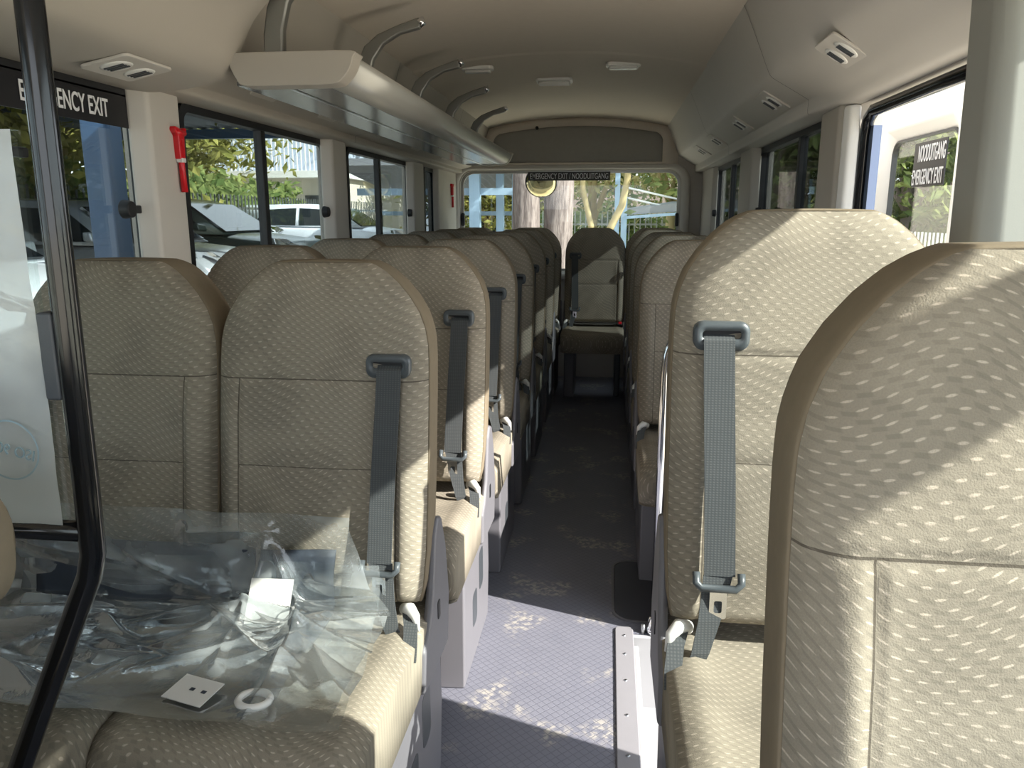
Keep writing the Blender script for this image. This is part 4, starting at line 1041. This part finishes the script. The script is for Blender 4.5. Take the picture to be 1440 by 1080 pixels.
def fence(label, x0, y0, x1, y1, z, h, step, mat='fence_metal'):
    """palisade: pales and two rails, one thing"""
    t = thing('palisade_fence', label, 'fence', (x0, y0, z)); d = Vector((x1 - x0, y1 - y0, 0)); Ln = d.length; d.normalize(); nrm = Vector((-d.y, d.x, 0))
    q = MB(); k = 0
    while k * step < Ln:
        p = d * (k * step); a = p + nrm * .01; 
        q.loft([[p - d * .016 + Vector((0, 0, zz)), p + d * .016 + Vector((0, 0, zz)), p + d * .016 + nrm * .02 + Vector((0, 0, zz)), p - d * .016 + nrm * .02 + Vector((0, 0, zz))] for zz in (0, h)]); k += 1
    q.build('pales', mat, t)
    for zz in (h * .15, h * .82):
        q = MB(); e = d * Ln
        q.loft([[o_ + nrm * .02 + Vector((0, 0, zz)), o_ + nrm * .05 + Vector((0, 0, zz)), o_ + nrm * .05 + Vector((0, 0, zz + .05)), o_ + nrm * .02 + Vector((0, 0, zz + .05))] for o_ in (Vector((0, 0, 0)), e)]); q.build('rail', mat, t)
fence('metal palisade fence behind the cars on the left', -7.6, 3.0, -7.6, 26.0, 0.05, 1.6, 0.16, plain('dark_fence_metal', (0.06, 0.065, 0.06), .6))
fence('pale palisade fence behind the bus', -2.0, 22.0, 12.0, 22.0, -0.75, 2.1, 0.15)
fence('white palisade fence beyond the open door', 4.6, 9.0, 4.6, 22.0, -0.75, 1.75, 0.14, 'white_plastic')
def hedge(label, x0, x1, y0, y1, z, h, n, seed):
    rd = random.Random(seed); t = thing('hedge', label, 'hedge', ((x0 + x1) / 2, (y0 + y1) / 2, z), 'hedges behind the fences'); vs = []; fs = []
    for i in range(n):
        p = Vector((rd.uniform(x0 - x1, x1 - x0) / 2, rd.uniform(y0 - y1, y1 - y0) / 2, h * rd.random() ** .8)); p.z *= 1 + .25 * noise.noise(p * .8)
        u = Vector((rd.uniform(-1, 1), rd.uniform(-1, 1), rd.uniform(-1, .4))).normalized(); v = u.orthogonal().normalized(); s_ = .26 * rd.uniform(.6, 1.4); k = len(vs)
        vs += [p - u * s_ * .5, p + v * s_ * .25 + u.cross(v) * s_ * .06, p + u * s_ * .5, p - v * s_ * .25 + u.cross(v) * s_ * .06]; fs.append((k, k + 1, k + 2, k + 3))
    MB().add(vs, fs).build('foliage', 'leaf_green', t)
    q = MB()
    for k in range(12):
        a, b_ = (k + .5) / 12 - .5, rd.uniform(-.2, .2); x, y = ((x1 - x0) * a, (y1 - y0) * b_) if x1 - x0 > y1 - y0 else ((x1 - x0) * b_, (y1 - y0) * a)
        q.tube([(x, y, 0), (x + .1, y + .1, h * .8)], [.05, .02], 8)
    q.build('stems', 'bark', t, True)
hedge('green hedge behind the white fence beyond the open door', 5.0, 7.0, 9.0, 24.0, -0.75, 2.3, 9000, 4)
hedge('green hedge behind the pale fence seen low in the back window', -2.0, 13.0, 22.6, 24.2, -0.75, 2.2, 7000, 5)
hedge('green hedge behind the dark fence and the parked cars', -9.4, -8.0, 3.0, 20.0, 0.05, 2.0, 8000, 6)
hs = thing('white_building', 'white two storey building with balcony railings beyond the parked cars', 'building', (-10.5, 25.0, 0.05))
q = MB(); q.box(-3, 2.4, -1.5, 6, 0, 2.3); q.build('lower_storey', 'concrete', hs)
q = MB(); q.box(-3.2, 2.6, -2.2, 6, 2.3, 2.5); q.build('balcony_slab', 'white', hs)
q = MB(); q.box(-3, 2.0, 0, 6, 2.5, 5.2); q.build('upper_storey', plain('blue_grey_wall', (.38, .43, .52), .9), hs)
q = MB()
for k in range(44): q.box(-3.1 + .13 * k, -3.07 + .13 * k, -2.15, -2.12, 2.5, 3.55)
q.box(-3.1, 2.6, -2.16, -2.11, 3.52, 3.58); q.build('railing', 'white', hs)
for k in range(4):
    q = MB(); q.box(-2.6 + 1.25 * k, -1.9 + 1.25 * k, -1.53, -1.49, .9, 1.8); q.build('window', 'car_glass', hs)
h2 = thing('cream_house', 'sunlit cream house with a tiled roof far behind the bus', 'building', (0.5, 36.0, -0.75))
q = MB(); q.box(-8, 6, 0, 6, 0, 2.3); q.build('wall', 'concrete', h2)
q = MB(); q.prism([(-.5, 2.3), (3, 3.8), (6.5, 2.3)], 0, -8.4, 6.4); q.build('roof', 'roof_tile', h2)
for k in range(4):
    q = MB(); q.box(-6.5 + 3 * k, -5.4 + 3 * k, -.03, .02, .9, 1.8); q.build('window', 'car_glass', h2)

# ------------------------------------------------------------------ light
w = D.worlds.new('sky'); sc.world = w; w.use_nodes = True
bg = w.node_tree.nodes['Background']; bg.inputs[0].default_value = (0.86, 0.93, 1.0, 1); bg.inputs[1].default_value = 2.5
sun = D.lights.new('sun', 'SUN'); sun.energy = 9.0; sun.angle = math.radians(0.6); sun.color = (1.0, 0.95, 0.86)
so = D.objects.new('sun', sun); COL.objects.link(so); so.location = (10, -4, 8)
sdir = Vector((1.0, -0.335, 0.72)).normalized()
so.rotation_euler = (-sdir).to_track_quat('-Z', 'Y').to_euler()

# ------------------------------------------------------------------ camera
F = 1081.0; VX, VY = 857.0, 303.0
a = Vector(((VX - 720) / F, (VY - 540) / F, 1.0)).normalized()           # bus axis in camera space (x right, y down)
u = Vector((0, -a.z, a.y)).normalized(); r = a.cross(u)
Rm = Matrix((r, a, u))                                                   # rows: world axes in camera space
cx = Rm @ Vector((1, 0, 0)); cy = Rm @ Vector((0, -1, 0)); cz = Rm @ Vector((0, 0, -1))
mw = Matrix((cx, cy, cz)).transposed().to_4x4(); mw.translation = Vector((0, 0, EYE))
cam = D.cameras.new('camera'); cam.sensor_width = 36.0; cam.lens = F / 1440 * 36.0; cam.clip_start = 0.02; cam.clip_end = 300
co = D.objects.new('camera', cam); COL.objects.link(co); co.matrix_world = mw
sc.camera = co

vs_ = sc.view_settings; sc.display_settings.display_device = 'sRGB'
vs_.view_transform = 'Standard'; vs_.look = 'None'; vs_.gamma = 1.0; vs_.use_curve_mapping = False; vs_.exposure = 0.5
cy_ = sc.cycles
cy_.max_bounces = 12; cy_.diffuse_bounces = 7; cy_.glossy_bounces = 4; cy_.transparent_max_bounces = 24; cy_.transmission_bounces = 6
cy_.caustics_reflective = False; cy_.caustics_refractive = False; cy_.sample_clamp_indirect = 6.0
try: cy_.use_denoising = True
except Exception: pass
